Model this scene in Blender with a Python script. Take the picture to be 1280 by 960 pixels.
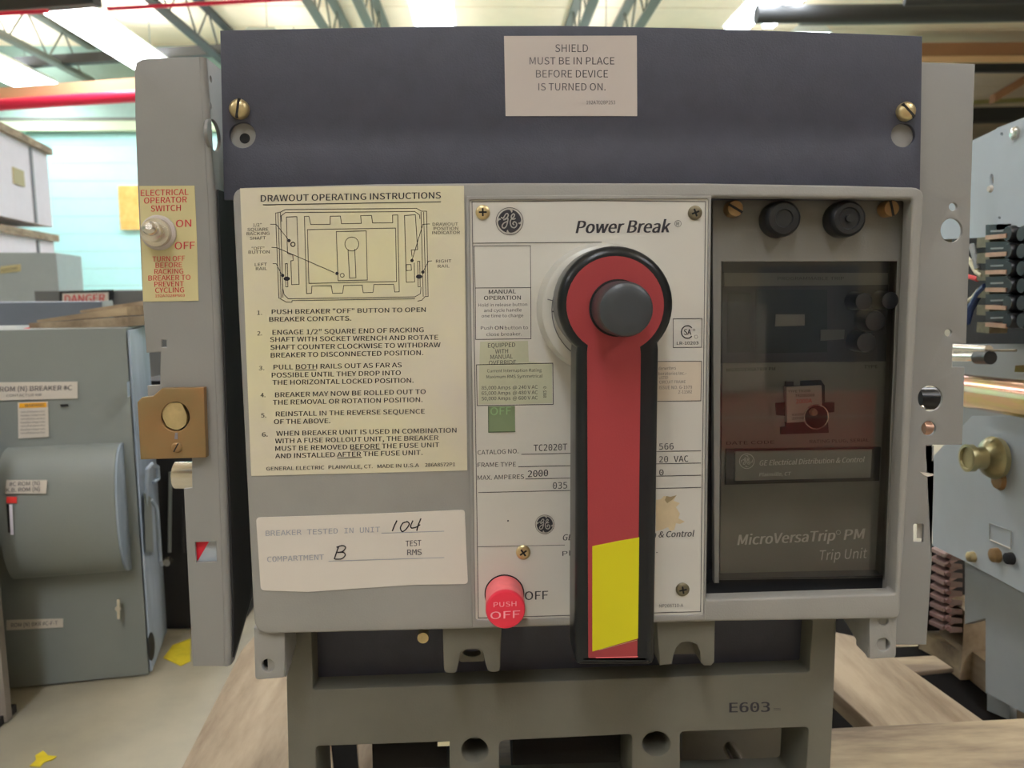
import bpy, bmesh, math, random
from mathutils import Vector, Matrix
random.seed(4)
for o in list(bpy.data.objects): bpy.data.objects.remove(o)
S = bpy.context.scene
COL = S.collection
# ------------------------------------------------------------------ camera
F = 1000.0
CO = Vector((0, -.5, .58))
cam = bpy.data.cameras.new('camera'); camo = bpy.data.objects.new('camera', cam); COL.objects.link(camo)
cam.sensor_width = 36; cam.lens = 36 * F / 1280; cam.clip_start = .02; cam.clip_end = 200
M3 = (Matrix.Rotation(math.radians(-2.0), 3, 'Z') @ Matrix.Rotation(math.radians(90 - 7.2), 3, 'X') @ Matrix.Rotation(math.radians(-.4), 3, 'Z'))
camo.matrix_world = Matrix.Translation(CO) @ M3.to_4x4()
cam.dof.use_dof = True; cam.dof.focus_distance = .485; cam.dof.aperture_fstop = 15
S.camera = camo
# ------------------------------------------------------------------ world, exposure
S.view_settings.view_transform = 'Standard'; S.view_settings.look = 'None'
S.view_settings.gamma = 1; S.view_settings.exposure = -.42
w = bpy.data.worlds.new('hall_light'); S.world = w; w.use_nodes = True
w.node_tree.nodes['Background'].inputs[0].default_value = (.96, .97, 1, 1)
w.node_tree.nodes['Background'].inputs[1].default_value = .24
LAMP = 30.0     # emission of the fluorescent tubes' diffusers

# ------------------------------------------------------------------ pixel rays -> world
def ray(px, py): return M3 @ Vector(((px - 640) / F, -(py - 480) / F, -1))
def P(px, py, Y):
    d = ray(px, py); return CO + d * ((Y - CO.y) / d.y)
def PZ(px, py, z):
    d = ray(px, py); return CO + d * ((z - CO.z) / d.z)
def PX(px, py, X):
    d = ray(px, py); return CO + d * ((X - CO.x) / d.x)

# ------------------------------------------------------------------ materials
def lin(c): c /= 255; return c / 12.92 if c <= .04045 else ((c + .055) / 1.055) ** 2.4
def C(r, g, b, k=1.2): return tuple(min(.92, lin(x) * k) for x in (r, g, b)) + (1,)
def mat(name, col, rough=.6, metal=0, bump=0, bscale=400, var=0, vscale=12, spec=.5, col2=None, emit=0, wave=None, stretch=None):
    m = bpy.data.materials.new(name); m.use_nodes = True
    nt = m.node_tree; b = nt.nodes['Principled BSDF']
    b.inputs['Base Color'].default_value = col; b.inputs['Roughness'].default_value = rough
    b.inputs['Metallic'].default_value = metal; b.inputs['Specular IOR Level'].default_value = spec
    if emit:
        b.inputs['Emission Color'].default_value = (.89, .92, 1, 1); b.inputs['Emission Strength'].default_value = emit
    if var or bump or col2:
        tc = nt.nodes.new('ShaderNodeTexCoord'); src = tc.outputs['Object']
        if stretch:
            mp = nt.nodes.new('ShaderNodeMapping'); mp.inputs['Scale'].default_value = stretch
            nt.links.new(src, mp.inputs[0]); src = mp.outputs[0]
        if var or col2:
            n = nt.nodes.new('ShaderNodeTexNoise'); n.inputs['Scale'].default_value = vscale
            n.inputs['Detail'].default_value = 6; n.inputs['Roughness'].default_value = .6
            nt.links.new(src, n.inputs['Vector'])
            r = nt.nodes.new('ShaderNodeValToRGB')
            r.color_ramp.elements[0].position = .35; r.color_ramp.elements[1].position = .65
            if col2: c0, c1 = col, col2
            else:
                c0 = tuple(x * (1 - var) for x in col[:3]) + (1,); c1 = tuple(min(1, x * (1 + var)) for x in col[:3]) + (1,)
            r.color_ramp.elements[0].color = c0; r.color_ramp.elements[1].color = c1
            nt.links.new(n.outputs['Fac'], r.inputs[0]); nt.links.new(r.outputs[0], b.inputs['Base Color'])
        if bump:
            n2 = nt.nodes.new('ShaderNodeTexNoise'); n2.inputs['Scale'].default_value = bscale; n2.inputs['Detail'].default_value = 2
            nt.links.new(src, n2.inputs['Vector'])
            bp = nt.nodes.new('ShaderNodeBump'); bp.inputs['Strength'].default_value = bump; bp.inputs['Distance'].default_value = .001
            nt.links.new(n2.outputs['Fac'], bp.inputs['Height']); nt.links.new(bp.outputs[0], b.inputs['Normal'])
    return m
M = {}
M['cover'] = mat('cover grey moulding', C(134, 132, 127), .55, bump=.15, bscale=900, var=.05, vscale=20)
M['base'] = mat('base grey moulding', C(98, 96, 85), .6, bump=.15, bscale=700, var=.07, vscale=14)
M['railp'] = mat('rail grey enamel', C(128, 127, 124), .42, bump=.08, bscale=500, var=.04)
M['shield'] = mat('charcoal fibre board', C(59, 61, 73, 1.15), .55, bump=.25, bscale=1100, var=.08, vscale=60)
M['black'] = mat('black plastic', C(27, 28, 30), .32, var=.1)
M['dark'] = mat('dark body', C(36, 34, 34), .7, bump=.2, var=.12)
M['gloss'] = mat('glossy black handle', C(26, 28, 30), .28, var=.1, spec=.32)
M['red'] = mat('red insert', C(150, 52, 56, 1.1), .45, bump=.1, bscale=900, var=.04)
M['redbtn'] = mat('red button plastic', C(214, 44, 66), .4, var=.04)
M['redbtn2'] = mat('worn pink red', C(228, 110, 115), .5, var=.08, vscale=80)
M['yellow'] = mat('yellow tape', C(200, 192, 12, 1.05), .5, var=.02)
M['plate'] = mat('nameplate cream', C(186, 183, 174, 1.2), .4, var=.02, vscale=6)
M['label'] = mat('aged yellow label', C(196, 190, 150, 1.25), .4, col2=C(186, 178, 164, 1.25), vscale=7)
M['tan'] = mat('switch label yellow', C(190, 180, 134, 1.15), .4, var=.04)
M['white'] = mat('white sticker', C(198, 191, 180, 1.15), .5, var=.02, bump=.15, bscale=60)
M['shlab'] = mat('shield label paper', C(178, 169, 162, 1.15), .45, var=.01)
M['ink'] = mat('black ink', C(40, 38, 44), .6)
M['inkg'] = mat('grey ink', C(82, 78, 82), .6)
M['inkb'] = mat('faded blue ink', C(138, 142, 150), .6)
M['inkr'] = mat('red ink', C(186, 52, 62), .6)
M['inkw'] = mat('pale ink', C(190, 186, 168), .6)
M['inkp'] = mat('pink print', C(240, 150, 160), .6)
M['brass'] = mat('yellow zinc', C(190, 172, 130), .35, metal=.8, var=.12, vscale=90)
M['bronze'] = mat('tarnished zinc latch', C(140, 104, 66, 1.2), .45, metal=.3, col2=C(128, 108, 72, 1.2), vscale=30)
M['rollerm'] = mat('dull brass roller', C(158, 152, 116, 1.2), .3, metal=.6, var=.08, vscale=40)
M['steel'] = mat('bright steel', C(205, 200, 190), .25, metal=.9, var=.08)
M['dsteel'] = mat('dull screw', C(110, 102, 82), .45, metal=.6, var=.15, vscale=120)
M['hole'] = mat('bore shadow', C(22, 22, 22), .8)
M['green'] = mat('green flag', C(114, 130, 98, 1.2), .5, var=.04, vscale=30)
M['lime'] = mat('lime tint film', C(176, 177, 152, 1.15), .4, var=.03)
M['beige'] = mat('beige underwriter label', C(188, 176, 158, 1.2), .5, var=.03)
M['stain'] = mat('tan glue stain', C(190, 172, 138), .6, var=.06, vscale=80)
M['trip'] = mat('trip cover grey', C(112, 110, 104), .5, bump=.1, bscale=800, var=.05)
M['tripd'] = mat('trip face grey', C(104, 106, 102, 2.0), .55, var=.05)
M['tripb'] = mat('trip face charcoal', C(50, 53, 58, 1.9), .5, var=.1)
M['boss'] = mat('pale boss plastic', C(176, 174, 166), .3, var=.03)
# background
M['wood'] = mat('pine board', C(176, 158, 132, 1.0), .7, col2=C(124, 106, 84, 1.0), vscale=14, stretch=(2, .35, 2), bump=.3, bscale=60)
M['woodx'] = mat('pine board across', C(186, 168, 136, 1.0), .7, col2=C(122, 106, 88, 1.0), vscale=14, stretch=(.4, 2, 2), bump=.3, bscale=60)
M['osb'] = mat('chipboard sheet', C(225, 180, 105), .8, col2=C(205, 160, 85), vscale=9)
M['floor'] = mat('sealed concrete', C(150, 143, 124, 1.45), .5, col2=C(126, 122, 108, 1.45), vscale=3.5, bump=.1)
M['paint'] = mat('yellow floor paint', C(200, 180, 40), .6, var=.15, vscale=30)
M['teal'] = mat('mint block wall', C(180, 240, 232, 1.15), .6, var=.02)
M['teald'] = mat('shaded mint wall', C(150, 178, 168, 1.0), .7, var=.03)  # shade on the upper mint wall, put into a greyer colour
M['cream'] = mat('cream roof deck', C(246, 218, 190, 1.12), .7, var=.03, vscale=2)
M['creamw'] = mat('cream wall', C(206, 194, 168, .9), .8, var=.03)
M['joist'] = mat('grey green joist steel', C(118, 124, 114, .8), .6)
M['joistd'] = mat('dark roof steel', C(70, 72, 72, .8), .6)
M['rpipe'] = mat('red sprinkler pipe', C(225, 40, 75), .4)
M['tpipe'] = mat('tan painted beam', C(222, 184, 140), .6)
M['bpipe'] = mat('brown beam', C(160, 118, 84), .7)
M['lamp'] = mat('lit fluorescent diffuser', (1, 1, 1, 1), .5, emit=LAMP)
M['uplight'] = mat('added uplight glow', (1, 1, 1, 1), .5, emit=LAMP * 1.1)  # glow for strips added on the lamp tops to brighten the ceiling
M['inkt'] = mat('pale panel print', C(226, 222, 204, 2), .6)
M['uplow'] = mat('dim added uplight glow', (1, 1, 1, 1), .5, emit=LAMP * .3)
M['lampbody'] = mat('white lamp housing', C(210, 220, 215), .5)
M['cab'] = mat('enclosure grey paint', C(110, 115, 112, 1.5), .5, var=.05, vscale=5, bump=.1)
M['cabs'] = mat('scuffed enclosure side', C(132, 146, 160), .5, col2=C(172, 184, 198), vscale=14, stretch=(1, 1, .3))
M['cabd'] = mat('dark slate cabinet', C(92, 100, 112, 1.4), .5, var=.05)
M['cabl'] = mat('light grey enclosure', C(136, 144, 144, 1.4), .5, var=.04)
M['crate'] = mat('white crate board', C(214, 212, 222), .7, var=.02)
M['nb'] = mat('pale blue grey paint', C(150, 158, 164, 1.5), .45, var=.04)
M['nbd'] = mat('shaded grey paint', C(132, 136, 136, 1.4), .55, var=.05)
M['copper'] = mat('copper finger', C(178, 140, 118), .4, metal=.6, var=.15, vscale=50)
M['pinkcu'] = mat('tarnished copper plates', C(136, 104, 98, 1), .5, metal=.3, var=.15, vscale=60)
M['gold'] = mat('iridescent zinc shaft', C(180, 165, 100), .18, metal=.95, col2=C(190, 140, 120), vscale=12, stretch=(1, 1, 6))
M['orange'] = mat('orange warning band', C(240, 165, 40), .5)
M['wire_w'] = mat('white wire', C(205, 200, 170), .5); M['wire_r'] = mat('red wire', C(205, 60, 60), .5); M['wire_b'] = mat('blue wire', C(45, 60, 95), .5)
def glassmat():
    m = bpy.data.materials.new('tinted clear window'); m.use_nodes = True; nt = m.node_tree
    for n in list(nt.nodes): nt.nodes.remove(n)
    o = nt.nodes.new('ShaderNodeOutputMaterial'); mx = nt.nodes.new('ShaderNodeMixShader'); fr = nt.nodes.new('ShaderNodeFresnel')
    t = nt.nodes.new('ShaderNodeBsdfTransparent'); g = nt.nodes.new('ShaderNodeBsdfGlossy')
    t.inputs[0].default_value = (.93, .93, .93, 1); g.inputs['Roughness'].default_value = .03; fr.inputs[0].default_value = 1.5
    nt.links.new(fr.outputs[0], mx.inputs[0]); nt.links.new(t.outputs[0], mx.inputs[1]); nt.links.new(g.outputs[0], mx.inputs[2]); nt.links.new(mx.outputs[0], o.inputs[0])
    return m
M['glass'] = glassmat()

# ------------------------------------------------------------------ object helpers
def link(name, me, parent=None, label=None):
    o = bpy.data.objects.new(name, me); COL.objects.link(o)
    if parent is not None: o.parent = parent; o.matrix_basis = Matrix.Translation(-world_loc(parent))
    if label: o['label'] = label
    return o
def world_loc(o):
    v = Vector(o.location) if o.type == 'EMPTY' else Vector((0, 0, 0))
    return v
def thing(name, label, cat, loc, group=None):
    o = bpy.data.objects.new(name, None); COL.objects.link(o); o.location = loc
    o['label'] = label; o['category'] = cat
    if group: o['group'] = group
    return o
def tag(o, label, cat, group=None):
    o['label'] = label; o['category'] = cat
    if group: o['group'] = group
    return o
def struct(o): o['kind'] = 'structure'; return o
def shade(me, ang=35):
    me.shade_smooth(); me.set_sharp_from_angle(angle=math.radians(ang))
def to_me(name, v, f, m, smooth=True):
    me = bpy.data.meshes.new(name); me.from_pydata([tuple(x) for x in v], [], f); me.materials.append(m); me.update()
    bm = bmesh.new(); bm.from_mesh(me); bmesh.ops.recalc_face_normals(bm, faces=bm.faces); bm.to_mesh(me); bm.free()
    if smooth: shade(me)
    return me
class G:                      # gathers several closed solids into one part
    def __init__(s): s.v = []; s.f = []
    def add(s, v, f):
        n = len(s.v); s.v += list(v); s.f += [[i + n for i in q] for q in f]; return s
    def hexa(s, p):           # 8 points: 0-3 one face loop, 4-7 opposite
        return s.add(p, [[0,1,2,3],[7,6,5,4],[0,4,5,1],[1,5,6,2],[2,6,7,3],[3,7,4,0]])
    def box(s, x0, x1, y0, y1, z0, z1):
        return s.hexa([Vector(q) for q in ((x0,y0,z0),(x1,y0,z0),(x1,y0,z1),(x0,y0,z1),(x0,y1,z0),(x1,y1,z0),(x1,y1,z1),(x0,y1,z1))])
    def tube(s, a, b, r, n=16, r2=None):
        a, b = Vector(a), Vector(b); d = (b - a).normalized(); u = d.orthogonal().normalized(); w_ = d.cross(u); r2 = r if r2 is None else r2
        v = [a + (u * math.cos(t) + w_ * math.sin(t)) * r for t in [i * 2 * math.pi / n for i in range(n)]]
        v += [b + (u * math.cos(t) + w_ * math.sin(t)) * r2 for t in [i * 2 * math.pi / n for i in range(n)]]
        return s.add(v, [[i, (i + 1) % n, n + (i + 1) % n, n + i] for i in range(n)] + [list(range(n))[::-1], list(range(n, 2 * n))])
    def path(s, pts, r, n=8):
        for a, b in zip(pts, pts[1:]): s.tube(a, b, r, n)
        return s
    def prism(s, foot, z0, z1):
        n = len(foot); v = [Vector((x, y, z0)) for x, y in foot] + [Vector((x, y, z1)) for x, y in foot]
        return s.add(v, [[i, (i + 1) % n, n + (i + 1) % n, n + i] for i in range(n)] + [list(range(n))[::-1], list(range(n, 2 * n))])
    def lathe(s, c, ax, prof, n=32):      # prof: (distance along axis, radius)
        c = Vector(c); ax = Vector(ax).normalized(); u = ax.orthogonal().normalized(); w_ = ax.cross(u)
        v = []; f = []
        for d, r in prof:
            for i in range(n):
                t = i * 2 * math.pi / n; v.append(c + ax * d + (u * math.cos(t) + w_ * math.sin(t)) * r)
        for k in range(len(prof) - 1):
            for i in range(n): f.append([k*n+i, k*n+(i+1)%n, (k+1)*n+(i+1)%n, (k+1)*n+i])
        f.append(list(range(n))[::-1]); f.append(list(range((len(prof)-1)*n, len(prof)*n)))
        return s.add(v, f)
    def obj(s, name, m, parent=None, label=None, smooth=True):
        return link(name, to_me(name, s.v, s.f, m, smooth), parent, label)
def ell(cx, cy, rx, ry=None, n=28, a0=0):
    ry = rx if ry is None else ry
    return [(cx + rx * math.cos(a0 + i * 2 * math.pi / n), cy + ry * math.sin(a0 + i * 2 * math.pi / n)) for i in range(n)]
def rnd(pts, r, n=4):          # round the corners of a polygon, r px (number or list)
    out = []; L = len(pts)
    for i, p in enumerate(pts):
        rr = r[i] if isinstance(r, (list, tuple)) else r
        p = Vector((p[0], p[1])); a = Vector(pts[i-1][:2]); b = Vector(pts[(i+1) % L][:2])
        if rr <= 0: out.append(tuple(p)); continue
        d1 = (a - p); d2 = (b - p); q = min(rr, d1.length * .49, d2.length * .49)
        s_, e_ = p + d1.normalized() * q, p + d2.normalized() * q
        for k in range(n + 1):
            t = k / n; out.append(tuple(s_ * (1-t)**2 + p * 2*t*(1-t) + e_ * t*t))
    return out
def rect(x0, y0, x1, y1): return [(x0, y0), (x1, y0), (x1, y1), (x0, y1)]
def fillmesh(name, loops, m, thick, bevel, plane, K, bres=2, smooth=True):
    """outline + holes (pixel loops) lying on the plane X=K or Y=K; solid of given thickness behind it."""
    cu = bpy.data.curves.new('tmp', 'CURVE'); cu.dimensions = '2D'; cu.fill_mode = 'BOTH'
    cu.extrude = max(0, thick / 2 - bevel); cu.bevel_depth = bevel; cu.bevel_resolution = bres; cu.offset = -bevel
    for lp in loops:
        sp = cu.splines.new('POLY'); sp.points.add(len(lp) - 1); sp.use_cyclic_u = True
        for i, (x, y) in enumerate(lp):
            if plane == 'Y': q = P(x, y, K); a, b = q.x, q.z
            elif plane == 'X': q = PX(x, y, K); a, b = q.y, q.z
            elif plane == 'Z': q = PZ(x, y, K); a, b = q.x, q.y
            sp.points[i].co = (a, b, 0, 1)
    o = bpy.data.objects.new('tmp', cu); me = o.to_mesh().copy(); bpy.data.objects.remove(o); bpy.data.curves.remove(cu)
    me.name = name
    for v in me.vertices:
        a, b, c = v.co
        if plane == 'Y': v.co = (a, K + thick / 2 - c, b)
        elif plane == 'X': v.co = (K - c + thick / 2, a, b)
        else: v.co = (a, b, K - thick / 2 + c)
    bm = bmesh.new(); bm.from_mesh(me); bmesh.ops.remove_doubles(bm, verts=bm.verts, dist=1e-6); bmesh.ops.recalc_face_normals(bm, faces=bm.faces); bm.to_mesh(me); bm.free()
    me.materials.clear(); me.materials.append(m)
    if smooth: shade(me)
    return me
def plate(name, pts, Y, thick, m, parent=None, holes=(), bevel=0, label=None, plane='Y', bres=2):
    return link(name, fillmesh(name, [pts] + list(holes), m, thick, bevel, plane, Y, bres), parent, label)
# ---- flat print: text, rules and strokes, all given in the sheet's own rows
_fc = {}
import os
def bundled(fn):              # Blender's own fonts; falls back to the built-in one
    try: return bpy.data.fonts.load(os.path.join(bpy.utils.system_resource('DATAFILES', path='fonts'), fn))
    except Exception: return None
SANS, MONO = bundled('Noto Sans CJK Regular.woff2'), bundled('DejaVuSansMono.woff2')
def glyphs(s, bold, mono=False):
    k = (s, bold, mono)
    if k not in _fc:
        cu = bpy.data.curves.new('t', 'FONT'); cu.body = s; cu.resolution_u = 3; 
        fnt = MONO if mono else SANS
        if fnt: cu.font = fnt
        o = bpy.data.objects.new('t', cu); me = o.to_mesh()
        v = [tuple(q.co) for q in me.vertices]; f = [list(p.vertices) for p in me.polygons]
        bpy.data.objects.remove(o); bpy.data.curves.remove(cu); _fc[k] = (v, f)
    return _fc[k]
def caph(mono):
    c = [q[1] for q in glyphs('H', 0, mono)[0]]; return max(c) - min(c)
CAP = {False: caph(False), True: caph(True)}
class Print:
    def __init__(s, surf): s.surf = surf; s.v = []; s.f = []
    def text(s, t, x0, y0, x1, y1, cap, bold=0.0, shear=0, rot=False, mono=False):
        v, f = glyphs(t, bold, mono)
        if not v: return s
        xs = [q[0] for q in v]; a, b = min(xs), max(xs)
        for ci, sh in enumerate((0,) if not bold else (-bold * cap * .7, bold * cap * .7)):
          n = len(s.v)
          for x, y, _ in v:
            u = (x - a) / (b - a); h = y / CAP[mono] * cap
            if rot: px, py = x0 + h, y0 + (y1 - y0) * u
            else: px, py = x0 + (x1 - x0) * u + h * shear + sh, y0 + (y1 - y0) * u - h
            q = s.surf(px, py); s.v.append(q + (CO - q).normalized() * (4e-5 * ci) if ci else q)
          s.f += [[i + n for i in q] for q in f]
        return s
    def poly(s, pts):
        n = len(s.v); s.v += [s.surf(*p) for p in pts]; s.f.append(list(range(n, n + len(pts)))); return s
    def line(s, pts, w_=.8, closed=False):
        if closed: pts = list(pts) + [pts[0]]
        for (ax, ay), (bx, by) in zip(pts, pts[1:]):
            dx, dy = bx - ax, by - ay; L = math.hypot(dx, dy) or 1; nx, ny = -dy / L * w_ / 2, dx / L * w_ / 2
            ex, ey = dx / L * w_ * .3, dy / L * w_ * .3
            s.poly([(ax - ex + nx, ay - ey + ny), (bx + ex + nx, by + ey + ny), (bx + ex - nx, by + ey - ny), (ax - ex - nx, ay - ey - ny)])
        return s
    def curve(s, pts, w_=1, closed=False):
        q = []; L = len(pts)
        g = (lambda i: pts[i % L]) if closed else (lambda i: pts[max(0, min(L-1, i))])
        for i in range(L if closed else L - 1):
            p0, p1, p2, p3 = g(i-1), g(i), g(i+1), g(i+2)
            for k in range(5):
                t = k / 5
                q.append(tuple(.5 * (2*p1[j] + (p2[j]-p0[j])*t + (2*p0[j]-5*p1[j]+4*p2[j]-p3[j])*t*t + (3*p1[j]-p0[j]-3*p2[j]+p3[j])*t**3) for j in (0, 1)))
        if not closed: q.append(pts[-1])
        return s.line(q, w_, closed)
    def disc(s, cx, cy, r, n=24): return s.poly(ell(cx, cy, r, n=n))
    def ring(s, cx, cy, r, w_=.8, n=28, ry=None): return s.line(ell(cx, cy, r, ry, n=n), w_, True)
    def obj(s, name, m, parent, label=None):
        me = bpy.data.meshes.new(name); me.from_pydata([tuple(x) for x in s.v], [], s.f); me.materials.append(m); me.update()
        return link(name, me, parent, label)
def onY(Y): return lambda x, y: P(x, y, Y)
def monogram(cx, cy, r, Y, parent, dark, light, ringm=None):
    d = Print(onY(Y)); d.disc(cx, cy, r * .86, 32); d.ring(cx, cy, r, r * .045 if r > 12 else .5); d.obj('monogram_disc', dark, parent)
    p = Print(onY(Y - .00008)); q = lambda *a: [(cx + x * r, cy + y * r) for x, y in a]
    for k in range(4):       # the four comma curls round the rim
        t = math.radians(k * 90 - 80); c, s_ = math.cos(t), math.sin(t)
        R_ = lambda x, y: (cx + r * (x * c - y * s_), cy + r * (x * s_ + y * c))
        p.poly([R_(.70, .0), R_(.80, -.10), R_(.88, -.34), R_(.80, -.44), R_(.90, -.2), R_(.90, .0), R_(.84, .06)])
        p.curve([R_(.68, .02), R_(.76, .05), R_(.84, 0), R_(.88, -.14)], r * .07)
    W = r * .085
    p.curve(q((-.60, -.28), (-.48, -.22), (-.38, -.36), (-.28, -.52), (-.16, -.56), (-.10, -.44), (-.18, -.28), (-.34, -.16), (-.44, -.10), (-.30, -.14), (-.18, -.22), (-.12, -.16), (-.16, .10), (-.24, .36), (-.38, .50), (-.52, .46), (-.54, .30), (-.40, .12), (-.18, .02)), W)
    p.curve(q((.42, -.20), (.34, -.16), (.20, -.16), (.12, -.28), (.16, -.44), (.28, -.54), (.36, -.46), (.30, -.30), (.16, -.18), (.06, -.02), (.06, .22), (.16, .42), (.34, .48), (.48, .38), (.52, .20), (.42, .06), (.30, .06), (.24, .18), (.32, .26)), W)
    p.obj('monogram_script', light, parent)
def screw(parent, cx, cy, r, Y, m, proud=.0022, slot='cross', name='screw', ang=0, label=None):
    c = P(cx, cy, Y); R = (P(cx + r, cy, Y) - c).length; g = G()
    g.lathe(c, (0, -1, 0), [(-.0005, R), (proud * .45, R), (proud * .8, R * .86), (proud, R * .6)], 24); o = g.obj(name, m, parent, label)
    gs = G(); k = R * .12
    for t in ((ang,) if slot == 'slot' else (ang, ang + 90)):
        t = math.radians(t); u = Vector((math.cos(t), 0, math.sin(t))); v = Vector((-u.z, 0, u.x)); L = R * (.95 if slot == 'slot' else .55)
        y0 = Vector((0, -proud * 1.04, 0)); y1 = Vector((0, -proud * .6, 0))
        gs.hexa([c + u*L + v*k + y0, c - u*L + v*k + y0, c - u*L - v*k + y0, c + u*L - v*k + y0, c + u*L + v*k + y1, c - u*L + v*k + y1, c - u*L - v*k + y1, c + u*L - v*k + y1])
    gs.obj('screw_slot', M['hole'], o)
    return o
#==BODY==
# ================================================================== THE HALL
ZC = CO.z + 3.9            # roof deck
g = G(); g.box(-11.3, 22, -6.3, 26, -.1, 0); floor = struct(g.obj('floor', M['floor'], smooth=False))
# yellow floor marks (paint on the slab)
def mark(pts, label, z=.0012):
    me = fillmesh('floor_marking', [pts], M['paint'], .001, 0, 'Z', z, smooth=False)
    return tag(link('floor_marking', me), label, 'floor marking', None)
mark([(37, 957), (45, 950), (44, 944), (54, 938), (60, 944), (71, 945), (66, 949), (56, 952), (50, 958)], 'small yellow paint splash on the concrete near the bottom left corner')
mark([(204, 822), (216, 806), (238, 798), (238, 826), (226, 832)], 'yellow painted floor line running behind the grey side rail')
# back walls, built in courses
WY = 13.4
xr = P(1160, 300, WY).x
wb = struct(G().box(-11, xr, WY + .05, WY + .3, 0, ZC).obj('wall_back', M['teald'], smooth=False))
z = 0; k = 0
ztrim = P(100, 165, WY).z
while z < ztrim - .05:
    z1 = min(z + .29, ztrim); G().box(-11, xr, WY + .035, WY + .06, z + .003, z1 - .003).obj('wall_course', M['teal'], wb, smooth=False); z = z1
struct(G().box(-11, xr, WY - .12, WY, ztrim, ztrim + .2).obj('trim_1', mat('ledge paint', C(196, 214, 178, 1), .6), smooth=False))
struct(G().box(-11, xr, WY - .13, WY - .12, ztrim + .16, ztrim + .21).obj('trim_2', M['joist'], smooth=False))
FY = 24
struct(G().box(xr - 6, 22, FY, FY + .3, 0, ZC).obj('wall_right_back', M['creamw'], smooth=False))
struct(G().box(-11.3, -11, -6, FY, 0, ZC).obj('wall_left', M['teald'], smooth=False))
struct(G().box(21, 21.3, -6, FY, 0, ZC).obj('wall_right', M['creamw'], smooth=False))
ceil = struct(G().box(-11, 21, -6, FY, ZC + .06, ZC + .2).obj('ceiling', M['cream'], smooth=False))
y = -6
while y < FY:
    G().box(-11, 21, y + .012, y + .9, ZC, ZC + .07).obj('deck_panel', M['cream'], ceil, smooth=False); y += .92
struct(G().box(-11.3, 21.3, -6.3, -6, 0, ZC).obj('wall_front', M['creamw'], smooth=False))
# open-web joists running away from the camera
def joist(x, y0, y1, zb, zt, label, m=None, flange=.06):
    m = m or M['joist']; t = thing('roof_joist', label, 'joist', (x, y0, zb), 'open web joists under the roof deck')
    G().box(x - flange, x + flange, y0, y1, zb, zb + .03).box(x - .012, x + .012, y0, y1, zb + .03, zb + .1).obj('bottom_chord', m, t, smooth=False)
    G().box(x - flange, x + flange, y0, y1, zt - .05, zt).obj('top_chord', m, t, smooth=False)
    yy = y0; up = True
    while yy < y1 - .5:
        a = Vector((x, yy, zb + .05 if up else zt - .03)); b = Vector((x, yy + .5, zt - .03 if up else zb + .05))
        G().tube(a, b, .014, 6).obj('web_rod', m, t); yy += .5; up = not up
zj = CO.z + 3.28
jx = [PZ(28, 60, zj).x, PZ(215, 25, zj).x]
joist(jx[0], 5, WY, zj, ZC - .02, 'grey roof joist left of the long fluorescent lamp, over the white crates')
joist(jx[1], 5, WY, zj, ZC - .02, 'dark roof joist just right of the long fluorescent lamp', M['joistd'])
for px, py, lb in ((395, 20, 'roof joist rising behind the left half of the charcoal shield'), (455, 20, 'roof joist left of the middle fluorescent lamp'),
                   (735, 20, 'roof joist above the cream warning label'), (812, 14, 'roof joist left of the twin bright lamps')):
    joist(PZ(px, py, zj).x, 5, WY, zj, ZC - .02, lb)
def bar(name, a, b, r, m, label, cat, square=False, group=None):
    a, b = Vector(a), Vector(b); g = G()
    if square:
        u = Vector((0, 0, 1)) * r; v = (b - a).cross(Vector((0, 0, 1))).normalized() * r
        g.hexa([a+u+v, a-u+v, a-u-v, a+u-v, b+u+v, b-u+v, b-u-v, b+u-v])
    else: g.tube(a, b, r, 16)
    return tag(g.obj(name, m), label, cat, group)
def span(name, px0, py0, px1, py1, Y, r, m, label, cat, square=False, ext=(0, 0)):
    a = P(px0, py0, Y); b = PZ(px1, py1, a.z); d = b - a
    return bar(name, a - d * ext[0], b + d * ext[1], r, m, label, cat, square)
span('sprinkler_pipe', 0, 131, 168, 120, 10.5, .075, M['rpipe'], 'thick red sprinkler pipe crossing in front of the mint wall', 'pipe', ext=(.6, 3.6))
span('roof_beam', 0, 119, 168, 107, 10.7, .075, M['tpipe'], 'tan beam running just above the thick red pipe', 'beam', True, ext=(.6, 3.6))
span('sprinkler_pipe', 0, 17, 60, 14, 8.6, .022, M['rpipe'], 'thin red branch pipe crossing the top left corner', 'pipe', ext=(1, 0))
span('sprinkler_pipe', 135, 11, 320, 1, 8.6, .02, M['rpipe'], 'thin red branch pipe above the long lamp', 'pipe', ext=(0, .3))
span('roof_beam', 0, 8, 60, 3, 8.8, .07, M['joistd'], 'dark beam above the thin red pipe in the top left corner', 'beam', True, ext=(1, 1))
span('roof_beam', 18, 79, 130, 72, 12.6, .07, M['joistd'], 'dark cross beam at the foot of the roof joists, left', 'beam', True, ext=(.3, 1.4))
span('roof_beam', 640, 30, 1150, 24, 12.6, .06, M['joist'], 'grey green beam just above the charcoal shield', 'beam', True, ext=(.6, 0))
bar('conduit', P(945, 18, 9), P(1290, 15, 9), .10, M['joistd'], 'thick dark duct across the top right corner', 'duct')
bar('conduit', P(1130, 3, 8), P(1290, 0, 8), .035, M['joistd'], 'black pipe along the top right edge of the view', 'pipe')
bar('conduit', P(1000, 27, 10), P(1290, 22, 10), .05, M['joist'], 'grey pipe below the thick dark duct', 'pipe')
bar('roof_beam', P(1130, 64, 12.6), P(1300, 63, 12.6), .10, M['bpipe'], 'brown beam directly above the plain right side rail', 'beam', True)
bar('roof_beam', P(1130, 75, 12.5), P(1300, 74, 12.5), .045, M['tpipe'], 'pale tan strip beneath the brown beam', 'beam', True)
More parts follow.
